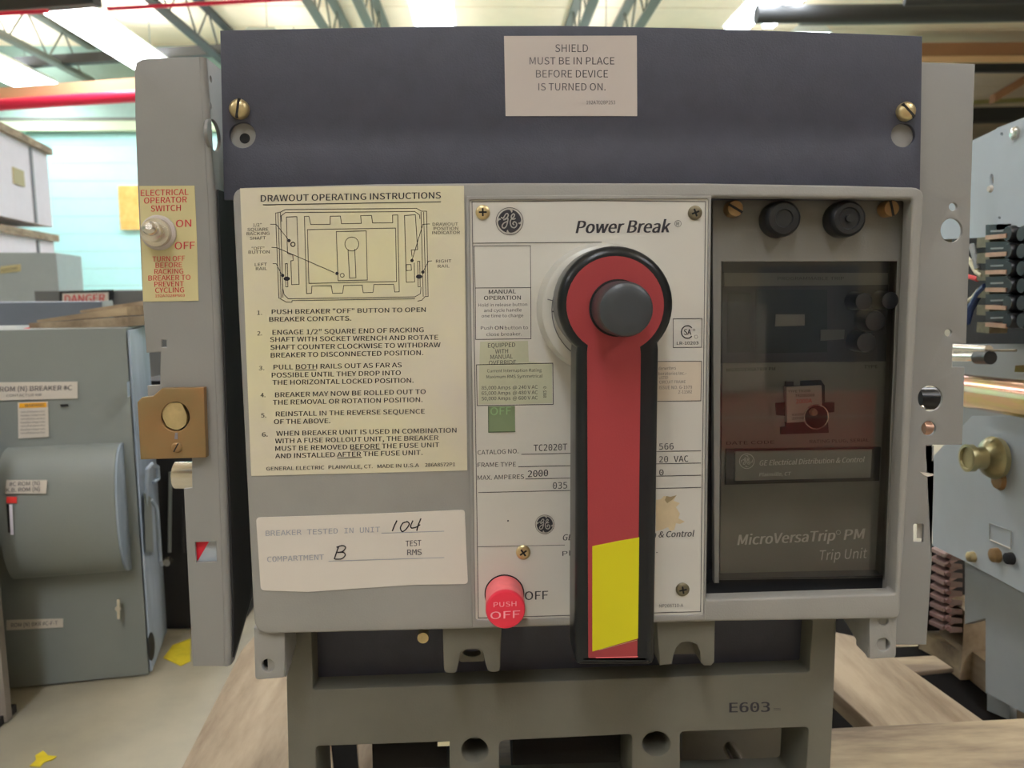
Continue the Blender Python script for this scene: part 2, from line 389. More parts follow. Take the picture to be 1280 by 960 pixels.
bar('roof_beam', P(1195, 84, 13.2), P(1300, 84, 13.2), .075, M['joistd'], 'dark green beam right of the top of the plain side rail', 'beam', True)
bar('roof_beam', P(1205, 145, 15.5), P(1300, 143, 15.5), .13, M['joistd'], 'dark beam just above the pale blue grey breaker panel', 'beam', True)
bar('roof_beam', P(1240, 124, 13.3), P(1300, 88, 13.3), .07, M['bpipe'], 'brown diagonal brace at the right edge', 'brace', True)
bar('roof_beam', P(1215, 128, 16), P(1300, 124, 16), .04, mat('lime strip', C(190, 185, 120, 1), .7), 'thin yellowish rail behind the brown diagonal brace', 'beam', True)
# fluorescent fixtures (rows run on behind the camera)
def fixture(c, wd, ln, label, group, z, up='uplight'):
    t = thing('fluorescent_lamp', label, 'lamp', (c[0], c[1], z), group)
    x0, x1, y0, y1 = c[0] - wd/2, c[0] + wd/2, c[1] - ln/2, c[1] + ln/2
    g = G(); g.hexa([Vector(q) for q in ((x0-.03,y0,z+.02),(x1+.03,y0,z+.02),(x1-.08,y0,z+.12),(x0+.08,y0,z+.12),(x0-.03,y1,z+.02),(x1+.03,y1,z+.02),(x1-.08,y1,z+.12),(x0+.08,y1,z+.12))])
    g.obj('housing', M['lampbody'], t, smooth=False)
    G().box(x0, x1, y0 + .03, y1 - .03, z - .02, z + .019).obj('diffuser', M['lamp'], t, smooth=False)
    G().box(c[0] - wd * .22, c[0] + wd * .22, y0 + .05, y1 - .05, z + .121, z + .126).obj('added_uplight', M[up], t, smooth=False)  # unseen glowing strip, added to light the deck above
    for yy in (y0 + .3, y1 - .3): G().tube((c[0], yy, z + .12), (c[0], yy, ZC), .006, 6).obj('hanger', M['joist'], t)
zl = CO.z + 3.2
def fx(pa, pb, wpx):
    a, b = PZ(*pa, zl), PZ(*pb, zl); return ((a.x + b.x) / 2, (a.y + b.y) / 2), b.y - a.y
a, b = PZ(88, -4, zl), PZ(178, 88, zl)
fixture(((a.x+b.x)/2, (a.y+b.y)/2), .62, b.y - a.y, 'long blown out fluorescent lamp above the left side rail', None, zl)
a2 = PZ(-30, 70, zl); b2 = PZ(40, 107, zl)
fixture(((a2.x+b2.x)/2, (a2.y+b2.y)/2), .7, b2.y - a2.y, 'fluorescent lamp cut by the left edge, above the white crates', None, zl)
c0, c1 = PZ(533, -40, zl), PZ(542, 36, zl)
fixture(((c0.x+c1.x)/2, (c0.y+c1.y)/2), .46, c1.y - c0.y, 'fluorescent lamp meeting the top edge of the shield left of its label', None, zl)
d0, d1 = PZ(975, -30, zl), PZ(928, 36, zl)
fixture(((d0.x+d1.x)/2, (d0.y+d1.y)/2), .3, d1.y - d0.y, 'left one of the twin bright lamps over the shield', None, zl)
e0, e1 = PZ(1015, -20, zl), PZ(962, 34, zl)
fixture(((e0.x+e1.x)/2, (e0.y+e1.y)/2), .12, e1.y - e0.y, 'thin right one of the twin bright lamps over the shield', None, zl)
for i, x in enumerate(((a.x+b.x)/2, (c0.x+c1.x)/2, (d0.x+d1.x)/2)):
    for y in (3.2, -2.6):
        fixture((x, y), .5, 2.4, 'fluorescent lamp overhead %s, in the %s row of lamps' % ('just beyond the breaker' if y > 0 else 'behind the viewer', ('left', 'middle', 'right')[i]), 'overhead lamps outside the picture', zl)
for px, py, y0, wh in ((330, 60, 10.6, 'leftmost'), (540, 60, 10.9, 'second'), (760, 60, 10.6, 'third'), (1010, 60, 10.4, 'fourth'), (1085, 160, 16, 'farthest, rightmost')):  # extra lamps added out of sight to brighten the ceiling
    q = P(px, py, y0); fixture((q.x, y0 + 1), .5, 2.2, 'unseen lamp added behind the charcoal shield, %s of its row' % wh, 'lamps added out of sight behind the shield', zl, 'uplow' if y0 < 15 else 'uplight')
# chipboard sheet on the wall
g = G(); q0, q1 = P(147, 232, WY - .03), P(182, 287, WY - .03); g.box(q0.x, q1.x, WY - .03, WY - .002, q1.z, q0.z)
tag(g.obj('chipboard_sheet', M['osb'], smooth=False), 'orange chipboard sheet fixed on the mint wall', 'board')

# ================================================================== LEFT BACKGROUND
# two white crates with timber lids
def lerp(a, b, t): return a + (b - a) * t
zt = P(58, 185, 6.0).z
A = PZ(0, 155, zt); B = PZ(58, 185, zt); dirv = (B - A); A2 = A - dirv * 1.2
def slab(name, p, q, back, z0, z1, m, parent, label=None):
    n = Vector((-(q - p).y, (q - p).x, 0)).normalized()
    if n.x > 0: n = -n
    r, s_ = q + n * back, p + n * back
    return G().prism([(p.x, p.y), (q.x, q.y), (r.x, r.y), (s_.x, s_.y)], z0, z1).obj(name, m, parent, label, smooth=False)
zs = P(60, 283, 5.9).z
for nm, z0, z1, lb in (('shipping_crate', zs, zt, 'white shipping crate with timber lid, upper of the two stacked at the left edge'), ('shipping_crate', 0, zs - .06, 'white shipping crate with splintered timber lid, lower one, under the upper crate')):
    t = thing(nm, lb, 'crate', (A.x, A.y, z0))
    slab('side_board', A2, B, 1.2, z0 + .001, z1 - .05, M['crate'], t)
    slab('lid', A2 + Vector((.03, 0, 0)), B + Vector((.03, .03, 0)), 1.25, z1 - .05, z1, M['wood'], t)
    s0 = lerp(A, B, .56); s1 = lerp(A, B, .60)
    slab('strap', s0 + Vector((.012, 0, 0)), s1 + Vector((.012, 0, 0)), .05, z0 + .002, z1 - .06, mat('strap grey', C(130, 134, 140, 1), .6), t)
    if z0 > 0:
        s0 = lerp(A, B, .16); s1 = lerp(A, B, .38); zz = P(15, 222, 5.3).z
        slab('sticker', s0 + Vector((.01, 0, 0)), s1 + Vector((.01, 0, 0)), .02, zz - .05, zz + .06, mat('crate sticker', C(180, 170, 130, 1), .6), t)
# tall light grey enclosure
zt = P(70, 316, 3.0).z; p0 = PZ(-60, 324, zt + 0) ; p1 = P(70, 316, 3.0); p2 = P(102, 330, 3.45); p0 = P(-80, 320, 2.9)
t = thing('wall_enclosure', 'light grey enclosure with yellow label standing before the white crates', 'enclosure', (p1.x, p1.y, 0))
G().prism([(p0.x, p0.y), (p1.x, p1.y), (p2.x, p2.y), (p0.x, p2.y)], .002, zt).obj('body', M['cabl'], t, smooth=False)
pr = Print(lambda x, y: (lambda q: q)(P(x, y, lerp(2.9, 3.0, (x + 80) / 150) - .004)))
pr.poly([(0, 333), (26, 330), (26, 339), (0, 342)]).obj('label_plate', M['tan'], t)
pr = Print(lambda x, y: P(x, y, lerp(2.9, 3.0, (x + 80) / 150) - .008)); pr.text('FLEX CONT', 2, 340, 22, 336.5, 3.5, .01).obj('lettering', M['inkg'], t)
fac = lambda x, y: P(x, y, lerp(3.0, 3.45, (x - 70) / 32) - .01)
pr = Print(fac); pr.text('FROM', 79, 330, 90, 333, 4).text('C3-C2', 79, 338, 93, 341, 4).text('C3C2', 80, 346, 92, 348, 4).obj('handwriting', M['inkg'], t)
# dark long cabinet + danger sign
pz = P(60, 376, 2.4).z
t = thing('low_cabinet', 'long dark grey cabinet in the distance behind the danger sign', 'cabinet', (-1, 2.5, 0))
q0, q1 = P(44, 376, 2.4), P(330, 352, 2.4); G().box(q0.x, q1.x, 2.4, 2.9, .002, P(120, 363.5, 2.4).z).obj('body', mat('far dark paint', C(104, 106, 106, 1), .6), t, smooth=False)
t = thing('danger_sign', 'white danger sign with black border and red lettering', 'sign', P(106, 370, 2.378))
link('board', fillmesh('board', [[(74, 364), (139, 362), (139, 400), (74, 400)]], M['black'], .02, 0, 'Y', 2.378), t)
link('panel', fillmesh('panel', [[(78, 367), (135, 365.5), (135, 400), (78, 400)]], M['white'], .004, 0, 'Y', 2.374), t)
Print(onY(2.372)).text('DANGER', 81, 379, 131, 377.5, 10, .04).obj('lettering', M['inkr'], t)
# slate cabinet behind the front one
pc = P(128, 377, 1.75); pl = P(-140, 380, 1.6)
t = thing('slate_cabinet', 'dark slate cabinet standing right behind the enclosure with the curved cover', 'cabinet', (pc.x, 1.8, 0))
zz = pc.z; G().prism([(pl.x, 1.6), (pc.x, 1.75), (P(139, 377, 1.84).x, 1.84), (pl.x, 1.9)], .002, zz).obj('body', M['cabd'], t, smooth=False)
G().prism([(pc.x, 1.747), (P(139, 377, 1.84).x, 1.837), (P(139, 377, 1.84).x - .004, 1.86), (pc.x, 1.76)], zz - .05, zz + .002).obj('trim_strip', M['cabl'], t, smooth=False)
# front enclosure
f0 = PZ(0, 864, 0); f1 = PZ(186, 845, 0); f2 = PZ(206, 793, 0)
zt = P(162, 410, f1.y).z
fd = (f1 - f0).normalized(); fl = f1 - fd * .62
bk = Vector((-.07, .36, 0)); bk = f2 - f1
if bk.length < .12: bk = bk.normalized() * .22
t = thing('switch_enclosure', 'dark grey steel enclosure with half round cover and stickers, front left', 'enclosure', (f1.x, f1.y, 0))
enc = t; fn = Vector((fd.y, -fd.x, 0))
if fn.y > 0: fn = -fn
G().prism([(fl.x, fl.y), (f1.x, f1.y), (f1.x + bk.x, f1.y + bk.y), (fl.x + bk.x, fl.y + bk.y)], .003, zt).obj('body', M['cab'], t, smooth=False)
G().prism([(f1.x + .001 , f1.y + .003), (f1.x + .004, f1.y + .003), (f1.x + bk.x + .004, f1.y + bk.y), (f1.x + bk.x, f1.y + bk.y)], .006, zt - .004).obj('side_sheet', M['cabs'], t, smooth=False)
def front(px, py, off=0):     # pixel -> front plane of the enclosure, pushed out by off
    d = ray(px, py); n = fn; o = f1 + n * off; k = (o - CO).dot(n) / d.dot(n); return CO + d * k
def side(px, py, off=0):
    n = Vector((bk.y, -bk.x, 0)).normalized(); o = f1 + Vector((.004, 0, 0)) + n * off; d = ray(px, py); k = (o - CO).dot(n) / d.dot(n); return CO + d * k
def solid(surf, pts, off, th):
    g = G(); n = len(pts); a = [surf(x, y, off) for x, y in pts]; b = [surf(x, y, off - th) for x, y in pts]
    return g.add(a + b, [list(range(n)), list(range(n, 2*n))[::-1]] + [[i, (i+1) % n, n + (i+1) % n, n + i] for i in range(n)])
c_tr = front(151, 553); c_br = front(157, 711); c_tl = front(10, 560)
hz1, hz0 = c_tr.z, c_br.z; g = G(); N = 20; v = []
L0 = f1 + fd * ((c_tl - f1).dot(fd)); L1 = f1 + fd * ((c_tr - f1).dot(fd))
for base in (L0, L1):
    for i in range(N + 1):
        a_ = math.pi * i / N; zz = (hz0 + hz1) / 2 + math.cos(a_) * (hz1 - hz0) / 2
        v.append(Vector((base.x, base.y, zz)) + fn * (.052 * math.sin(a_) ** .8 if 0 < i < N else 0))
f_ = [[i, i + 1, N + 2 + i, N + 1 + i] for i in range(N)] + [list(range(N + 1)), list(range(N + 1, 2 * N + 2))[::-1], [0, N + 1, 2 * N + 1, N]]
g.add(v, f_); hb = g.obj('curved_cover', M['cab'], t)
v2 = [q + fd * .0006 for q in v[N+1:]]; v3 = [q + fd * .003 for q in v[N+1:]]
G().add(v2 + v3, [list(range(N+1)), list(range(N+1, 2*N+2))[::-1]] + [[i, (i+1) % (N+1), N+1+(i+1) % (N+1), N+1+i] for i in range(N+1)]).obj('cover_end_cap', M['cabs'], t)
def sticker(name, pts, m, off=.002, th=.0015, surf=front): return solid(surf, pts, off, th).obj(name, m, enc, smooth=False)
sk1 = sticker('name_sticker', [(-20, 478), (97, 477), (97, 498), (-20, 501)], M['white'])
Print(lambda x, y: front(x, y, .0025)).text('ROM (N) BREAKER #C', 0, 489.5, 90, 487.5, 6, .02).text('CONTACTOR NR', 8, 496, 52, 495, 3).obj('lettering', M['inkg'], sk1)
sk2 = sticker('warning_sticker', [(22, 503), (60, 502), (61, 546), (23, 548)], M['white'])
sticker('warning_band', [(24, 504), (58, 503), (58, 509), (24, 510)], M['orange'], .0026)
pr = Print(lambda x, y: front(x, y, .0028)); pr.text('WARNING', 31, 508.5, 55, 507.7, 3.4, .03)
for i in range(7): pr.text('hazardous voltage inside' if i % 2 else 'turn off all power first', 26, 516 + i * 4.4, 56, 515 + i * 4.4, 2)
pr.obj('lettering', M['inkg'], sk2)
cyl = lambda x, y: front(x, y, .052 * math.sin(math.acos(max(-1, min(1, (front(x, y).z - (hz0 + hz1) / 2) / ((hz1 - hz0) / 2))))) ** .8 + .0015)
def gridpatch(name, x0, y0, x1, y1, sk, m, n=5, lift=0):
    v = []; 
    for j in range(n + 1):
        for (xx) in (x0 , x1): v.append(cyl(xx - sk * j / n, y0 + (y1 - y0) * j / n) + fn * lift)
    me = bpy.data.meshes.new(name); me.from_pydata([tuple(q) for q in v], [], [[2*j, 2*j+1, 2*j+3, 2*j+2] for j in range(n)]); me.materials.append(m); return link(name, me, enc)
sk3 = gridpatch('cover_sticker', 8, 600, 59, 617, 1.5, M['white'])
Print(lambda x, y: cyl(x, y) + fn * .001).text('#C ROM (N)', 12, 607.5, 50, 606, 5, .02).text('K.B. ROM (N)', 8, 615, 50, 613.5, 5, .02).obj('lettering', M['inkg'], sk3)
gridpatch('red_tag', 8, 621, 21, 629, 0, mat('red tag', C(230, 60, 55), .5))
gridpatch('handle_slot', 8, 630, 15, 676, -3, M['hole'], 6)
gridpatch('handle_stick', 12, 630, 16, 668, -2, mat('white handle', C(220, 215, 225), .4), 6, .002)
gridpatch('worn_panel', 7, 678, 17, 704, -8, mat('worn red brown patch', C(150, 120, 124), .6), 4)
sk4 = sticker('lower_sticker', [(8, 775), (79, 773), (79, 784), (8, 788)], M['white'])
Print(lambda x, y: front(x, y, .0025)).text('ROM (N) BKR #C-F-T', 14, 784, 72, 781, 5, .02).obj('lettering', M['inkg'], sk4)
q = front(150, 757, 0); G().tube(q, q + fn * .012, .004, 12).hexa([q + fn*.008 + Vector((dx, 0, dz)) + fn * e for e in (0, .004) for dx, dz in ((-.002, -.016), (.002, -.016), (.0035, .014), (-.0005, .014))]).obj('wing_latch', M['steel'], enc)
solid(front, [(75, 505.5), (85, 505), (86, 508), (76, 508.5)], .002, .001).obj('vent_mark', M['hole'], enc)
solid(side, ell(189, 808, 4.6, 18), .002, .002).obj('knockout_hole', M['hole'], enc)
g = G(); g.path([side(182, 640, .002), side(184, 586, .012), side(190, 580, .018), side(197, 584, .018), side(198, 598, .016), side(192, 603, .012)], .0028); g.obj('hasp', M['cabs'], enc)
g = G(); g.path([side(189, 625, .006), side(196, 634, .012), side(200, 700, .012), side(202, 706, .01)], .003); g.obj('side_lever', M['cabs'], enc)
solid(side, [(180, 616), (189, 622), (192, 690), (182, 690)], .006, .006).obj('side_bracket', M['cab'], enc)
solid(side, [(158.5, 478), (162, 476), (163, 495), (159.5, 497)], .004, .006).obj('top_catch', M['cabs'], enc)
# boards lying on the enclosure
def board(pts, z, th, m, label):
    me = fillmesh('timber_board', [pts], m, th, .001, 'Z', z + th, smooth=False)
    return tag(link('timber_board', me), label, 'timber')
def vplank(name, pa, pb, Ya, Yb, hpx_a, hpx_b, depth, m, label):
    a, b = P(*pa, Ya), P(*pb, Yb); ha = (P(pa[0], pa[1] + hpx_a, Ya).z - a.z); hb_ = (P(pb[0], pb[1] + hpx_b, Yb).z - b.z)
    dv = Vector((.02, depth, 0)); az, bz = Vector((0, 0, ha)), Vector((0, 0, hb_))
    return tag(G().hexa([a, b, b + bz, a + az, a + dv, b + dv, b + bz + dv, a + az + dv]).obj(name, m, smooth=False), label, 'timber', None)
yb = f1.y + .01
vplank('timber_board', (36, 404), (160, 396), yb + .01, yb + .02, 9, 12, .12, M['wood'], 'long pine board lowest in the pile on the front left enclosure')
vplank('timber_board', (46, 400), (158, 383.5), yb + .035, yb + .05, 3, 11, .1, M['woodx'], 'tapering pine board middle of the pile on the front left enclosure')
vplank('timber_board', (100, 388), (186, 375), yb + .07, yb + .09, 3, 6, .1, M['wood'], 'short pine offcut on top of the timber pile')
tag(G().hexa([P(x, y, yb + d) for d in (0, .02) for x, y in ((27, 411), (37, 409), (38, 413), (28, 414))]).obj('red_marker', mat('red tip', C(220, 70, 60), .5), smooth=False), 'small red tip at the left end of the timber pile', 'marker')
# panel cut by the left edge
q0 = PZ(9, 905, 0); zt = P(8, 525, q0.y).z
t = thing('cabinet_edge', 'greyish brown cabinet cut off by the left edge of the picture', 'cabinet', (q0.x, q0.y, 0))
G().box(q0.x - .3, q0.x, q0.y, q0.y + .012, .002, zt).obj('side_panel', mat('edge brown', C(128, 120, 112), .6), t, smooth=False)
G().box(q0.x - .28, q0.x - .004, q0.y - .02, q0.y + .03, .001, .012).obj('foot', M['dark'], t, smooth=False)
# dark cabinets in the aisle behind the rail
q0, q1 = PZ(203, 800, 0), PZ(262, 778, 0)
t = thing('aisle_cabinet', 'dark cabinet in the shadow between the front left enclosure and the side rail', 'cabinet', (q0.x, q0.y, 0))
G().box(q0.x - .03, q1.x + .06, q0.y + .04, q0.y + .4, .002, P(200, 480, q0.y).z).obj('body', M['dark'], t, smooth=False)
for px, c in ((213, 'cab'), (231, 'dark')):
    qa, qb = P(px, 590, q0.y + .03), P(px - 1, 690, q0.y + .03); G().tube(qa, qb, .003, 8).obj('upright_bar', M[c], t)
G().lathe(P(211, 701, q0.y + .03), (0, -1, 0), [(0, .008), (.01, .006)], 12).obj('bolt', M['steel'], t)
# ================================================================== PALLET
ZP = CO.z - .415
def pboard(pts, z, th, m, name, parent, label=None): return link(name, fillmesh(name, [pts], m, th, .0012, 'Z', z, smooth=False), parent, label)
pal = thing('pallet', 'pale timber pallet under the breaker, gaps showing at lower right', 'pallet', PZ(640, 1000, .0))
lay = ZP - .02
pboard([(1040, 910), (1290, 897), (1420, 1010), (1040, 1040), (600, 1060), (600, 922)], ZP, .02, M['woodx'], 'deck_plank', pal)
pboard([(1020, 842), (1045, 790), (1090, 800), (1140, 837), (1240, 908), (1100, 915)], ZP - .0005, .02, M['wood'], 'deck_plank', pal)
a = PZ(222, 962, ZP)
pboard([(214, 985), (302, 812), (322, 790), (398, 790), (420, 985)], ZP, .02, M['wood'], 'deck_plank', pal)
pboard([(452, 1000), (445, 905), (480, 905), (500, 1000)], ZP, .02, M['wood'], 'deck_plank', pal)
pboard([(1110, 822), (1168, 819), (1192, 835), (1140, 840)], lay - .001, .006, M['woodx'], 'cross_plank', pal)
q0 = PZ(1046, 908, lay); q1 = PZ(1090, 908, lay)
for xx in (a.x + .02, .18, .60):
    G().box(xx, xx + .04, 0.02, .62, .0855, lay - .0216).obj('stringer', M['wood'], pal, smooth=False)
G().box(a.x + .01, .75, .01, .75, .07, .085).obj('gap_shade_sheet', mat('pallet gap shade', C(18, 15, 13, 1), .9, spec=.1), pal, smooth=False)  # near-black sheet added as the shade in the pallet gaps
pal2 = thing('timber_block', 'upright pine block beside the copper plate stack, under the pale grey breaker', 'timber', PZ(1215, 860, 0))
q0, q1 = P(1206, 764, .42), P(1234, 862, .42)
G().box(q0.x, q1.x, .42, .47, .0865, q0.z).obj('post', M['wood'], pal2, smooth=False)
zt = P(1204, 816, .42).z; A_, B_ = PZ(1150, 789, zt), PZ(1203, 815.5, zt); dx = Vector((.035, 0, 0)); dz = Vector((0, 0, -.024))
G().hexa([A_, B_, B_ + dx, A_ + dx, A_ + dz, B_ + dz, B_ + dx + dz, A_ + dx + dz]).obj('cross_piece', M['woodx'], pal2, smooth=False)

# ================================================================== THE CIRCUIT BREAKER
cb = thing('circuit_breaker', 'large grey drawout circuit breaker with a red and black operating handle', 'circuit breaker', (.06, .1, ZP))
# -------- body behind the fronts
x0, x1 = P(396, 500, .06).x, P(1003, 500, .06).x
zb0 = P(600, 912, .06).z
G().box(x0, x1, .055, .26, zb0, .70).obj('body', M['dark'], cb, smooth=False)
# -------- charcoal shield
sh = plate('shield', [(275, 38), (420, 35), (560, 32.5), (700, 32), (860, 35), (1000, 39.5), (1153, 45), (1150, 250), (280, 250)], .014, .003, M['shield'], cb,
           holes=[ell(303, 169, 16.5, 16), ell(1129, 169, 15, 15)], bevel=.0004)
for (cx, cy, r, dx) in ((303, 169, 23, 3), (1129, 169, 22, 0)):
    plate('mounting_boss', ell(cx, cy, r),   .0171, .0003, M['railp'], cb)
plate('boss_hole', ell(306, 173, 6.5), .0169, .0002, M['hole'], cb)
screw(cb, 300, 137, 12.5, .014, M['brass'], .005, 'slot', 'shield_screw', 80)
screw(cb, 1131, 140, 11.5, .014, M['brass'], .005, 'slot', 'shield_screw', 135)
for x in (300, 1131): 
    y = 137 if x == 300 else 140
sl = plate('shield_label', [(630, 45), (796, 44.5), (796.5, 145), (632, 145)], .0136, .0004, M['shlab'], cb)
p = Print(onY(.0134))
p.text('SHIELD', 694, 65, 735, 65, 9.5).text('MUST BE IN PLACE', 662, 80.5, 768, 80.5, 9).text('BEFORE DEVICE', 670, 96.7, 760, 96.7, 9).text('IS TURNED ON.', 673, 113, 757, 113, 9)
p.obj('lettering', M['inkg'], sl)
Print(onY(.0134)).text('192A7028P253', 733, 130.3, 769, 130.3, 4.5).obj('part_number', M['inkg'], sl)
# -------- cover moulding
cov_out = rnd([(290, 235), (470, 230), (640, 228.5), (880, 229), (1060, 232), (1156, 234.5), (1124.5, 773.5), (890, 777), (600, 786), (318, 793)], [16, 0, 0, 0, 0, 15, 8, 0, 0, 20], 5)
cov = plate('cover', cov_out, 0, .012, M['cover'], cb, holes=[rnd([(889.5, 246), (1141, 248.5), (1119.5, 742.5), (882.5, 750)], 4)], bevel=.0015)
# cover skirt behind (gives the moulding its depth)
sk = [(296, 241), (470, 236), (640, 234.5), (880, 235), (1060, 238), (1150, 240), (1119, 768), (890, 772), (600, 780), (323, 787)]
sk_in = [(306, 251), (640, 245), (889, 246), (1139, 250), (1110, 757), (883, 762), (600, 770), (333, 777)]
plate('cover_skirt', sk, .012, .04, M['cover'], cb, holes=[sk_in], bevel=0)
# recess walls
rc = [(889.5, 246), (1141, 248.5), (1119.5, 742.5), (882.5, 750)]
fr = [P(x, y, .0115) for x, y in rc]; bk_ = [Vector((q.x, .045, q.z)) for q in fr]; g = G()
cen = sum(fr, Vector()) / 4
outw = [q + Vector((.0015 if q.x > cen.x else -.0015, 0, .0015 if q.z > cen.z else -.0015)) for q in fr]; outb = [Vector((q.x, .045, q.z)) for q in outw]
for i in range(4):
    j = (i + 1) % 4; g.hexa([fr[i], fr[j], bk_[j], bk_[i], outw[i], outw[j], outb[j], outb[i]])
g.obj('recess_wall', M['trip'], cb, smooth=False)
G().box(min(q.x for q in fr) - .001, max(q.x for q in fr) + .001, .045, .049, min(q.z for q in fr) - .001, max(q.z for q in fr) + .001).obj('recess_back', M['dark'], cb, smooth=False)
# instruction label
il = plate('instruction_label', [(300, 235.5), (440, 232.5), (580, 232), (582.5, 420), (584, 588), (450, 591.5), (314, 595), (307, 420)], -.0004, .0004, M['label'], cb)
p = Print(onY(-.0006))
p.text('DRAWOUT OPERATING INSTRUCTIONS', 326, 252, 551, 248, 8, .03).line([(329, 256), (551, 252.3)], 1)
Zm = lambda x, y: (290 + x / 4.267, 230 + y / 4.267)
Zn = lambda x, y: (290 + x / 4.267, 400 + y / 4.267)
def T(f, s, x0, y0, x1, y1, cap, b=.03):
    (a, b_), (c, d) = f(x0, y0), f(x1, y1); p.text(s, a, b_, c, d, cap / 4.267, b)
def U(f, x0, y0, x1, y1, w_=.7): p.line([f(x0, y0), f(x1, y1)], w_)
T(Zm, '1.', 135, 698, 160, 697, 22); T(Zm, 'PUSH BREAKER "OFF" BUTTON TO OPEN', 212, 694, 1033, 682, 24); T(Zm, 'BREAKER CONTACTS.', 199, 734, 636, 728, 24)
T(Zm, '2.', 135, 808, 160, 807, 22); T(Zm, 'ENGAGE 1/2" SQUARE END OF RACKING', 216, 804, 1022, 790, 25); T(Zm, 'SHAFT WITH SOCKET WRENCH AND ROTATE', 203, 842, 1100, 830, 25)
T(Zm, 'SHAFT COUNTER CLOCKWISE TO WITHDRAW', 205, 884, 1112, 870, 25); T(Zm, 'BREAKER TO DISCONNECTED POSITION.', 207, 926, 1020, 912, 25)
T(Zn, '3.', 143, 268, 172, 267, 22); T(Zn, 'PULL BOTH RAILS OUT AS FAR AS', 222, 264, 905, 252, 25); T(Zn, 'POSSIBLE UNTIL THEY DROP INTO', 212, 307, 900, 294, 25); T(Zn, 'THE HORIZONTAL LOCKED POSITION.', 216, 346, 968, 334, 25)
T(Zn, '4.', 152, 412, 178, 411, 22); T(Zn, 'BREAKER MAY NOW BE ROLLED OUT TO', 230, 412, 1033, 394, 25); T(Zn, 'THE REMOVAL OR ROTATION POSITION.', 218, 452, 1016, 437, 25)
T(Zn, '5.', 155, 520, 182, 519, 22); T(Zn, 'REINSTALL IN THE REVERSE SEQUENCE', 234, 514, 1028, 499, 25); T(Zn, 'OF THE ABOVE.', 224, 555, 524, 550, 25)
T(Zn, '6.', 160, 622, 190, 621, 22); T(Zn, 'WHEN BREAKER UNIT IS USED IN COMBINATION', 236, 618, 1197, 600, 25); T(Zn, 'WITH A FUSE ROLLOUT UNIT, THE BREAKER', 230, 658, 1101, 640, 25)
T(Zn, 'MUST BE REMOVED BEFORE THE FUSE UNIT', 231, 698, 1105, 678, 25); T(Zn, 'AND INSTALLED AFTER THE FUSE UNIT.', 231, 738, 1016, 719, 25)
U(Zn, 338, 268, 450, 266, .8); U(Zn, 633, 694, 790, 690, .8); U(Zn, 562, 736, 692, 733, .8)
T(Zn, 'GENERAL ELECTRIC', 183, 803, 492, 796, 19); T(Zn, 'PLAINVILLE, CT.', 515, 795, 750, 790, 19); T(Zn, 'MADE IN U.S.A', 776, 790, 997, 784, 19); T(Zn, '286A8572P1', 1030, 783, 1190, 779, 19)
for s, x0, y0, x1, y1 in (('1/2"', 112, 227, 158, 225), ('SQUARE', 82, 251, 194, 249), ('RACKING', 78, 273, 200, 271), ('SHAFT', 95, 298, 180, 295), ('"OFF"', 105, 352, 172, 350), ('BUTTON', 88, 372, 200, 370),
                          ('LEFT', 122, 438, 186, 436), ('RAIL', 127, 460, 187, 458), ('DRAWOUT', 1070, 223, 1206, 221), ('POSITION', 1076, 246, 1206, 244), ('INDICATOR', 1068, 268, 1216, 266), ('RIGHT', 1088, 420, 1170, 418), ('RAIL', 1098, 447, 1160, 445)):
    T(Zm, s, x0, y0, x1, y1, 16, 0)
def D(pts, w_=.75, closed=False): p.line([Zm(*q) for q in pts], w_, closed)
D([(232, 155), (250, 610)]); D([(245, 155), (262, 608)]); D([(258, 150), (272, 606)])
D([(232, 155), (258, 150), (285, 136), (985, 130), (1010, 145), (1038, 145), (1046, 600), (1030, 600), (1012, 620), (990, 625)]); D([(1022, 150), (1034, 595)]); D([(1008, 150), (1020, 600)])
D([(265, 200), (262, 170), (285, 152), (975, 147), (1000, 165), (1002, 185)]); D([(272, 560), (278, 590), (300, 612), (975, 602), (1005, 585), (1008, 550)])
D([(255, 610), (290, 630), (320, 630), (320, 622), (975, 612)])
D([(290, 176), (346, 174), (358, 535), (318, 537), (314, 410), (326, 408), (324, 378), (296, 370)], closed=True)
D([(386, 173), (410, 173), (420, 216), (523, 215), (524, 172), (578, 171), (584, 212), (690, 210), (686, 169), (744, 168), (750, 208), (857, 207), (856, 166), (884, 165), (892, 575), (868, 576), (862, 535), (757, 536), (752, 578), (700, 580), (694, 539), (596, 541), (590, 582), (536, 583), (530, 542), (426, 544), (424, 583), (398, 584)], closed=True)
D([(402, 243), (872, 235), (878, 520), (410, 530)], closed=True)
D([(556, 254), (716, 250), (722, 512), (566, 516)], closed=True)
p.ring(*Zm(639, 320), 37 / 4.267, .75); D([(619, 350), (627, 502), (661, 500), (655, 348)])
D([(920, 168), (978, 164), (990, 350), (956, 352), (960, 385)]); D([(920, 168), (930, 524), (974, 522), (972, 420)]); D([(930, 430), (955, 430), (957, 460), (930, 462)], closed=True)
for x in (290, 996):
    D([(x - 6, 425 if x < 500 else 412), (x + 5, 424 if x < 500 else 412), (x + 8, 548), (x - 3, 549)], closed=True); p.poly(ell(*Zm(x + 2, 505 if x < 500 else 494), 4, 2.6)); 
p.ring(*Zm(325, 322), 2.6, 1.2); p.ring(*Zm(588, 487), 2.4, .8)
D([(205, 215), (235, 215), (300, 296)]); D([(212, 338), (240, 340), (545, 472)]); D([(218, 425), (236, 425), (268, 490)]); D([(1054, 213), (1018, 215), (962, 400)]); D([(1066, 410), (1048, 412), (1018, 470)])
for x, y in ((304, 302), (560, 477), (270, 488), (960, 408), (1018, 470)): p.disc(*Zm(x, y), 2.2, 8)
p.obj('lettering', M['ink'], il)
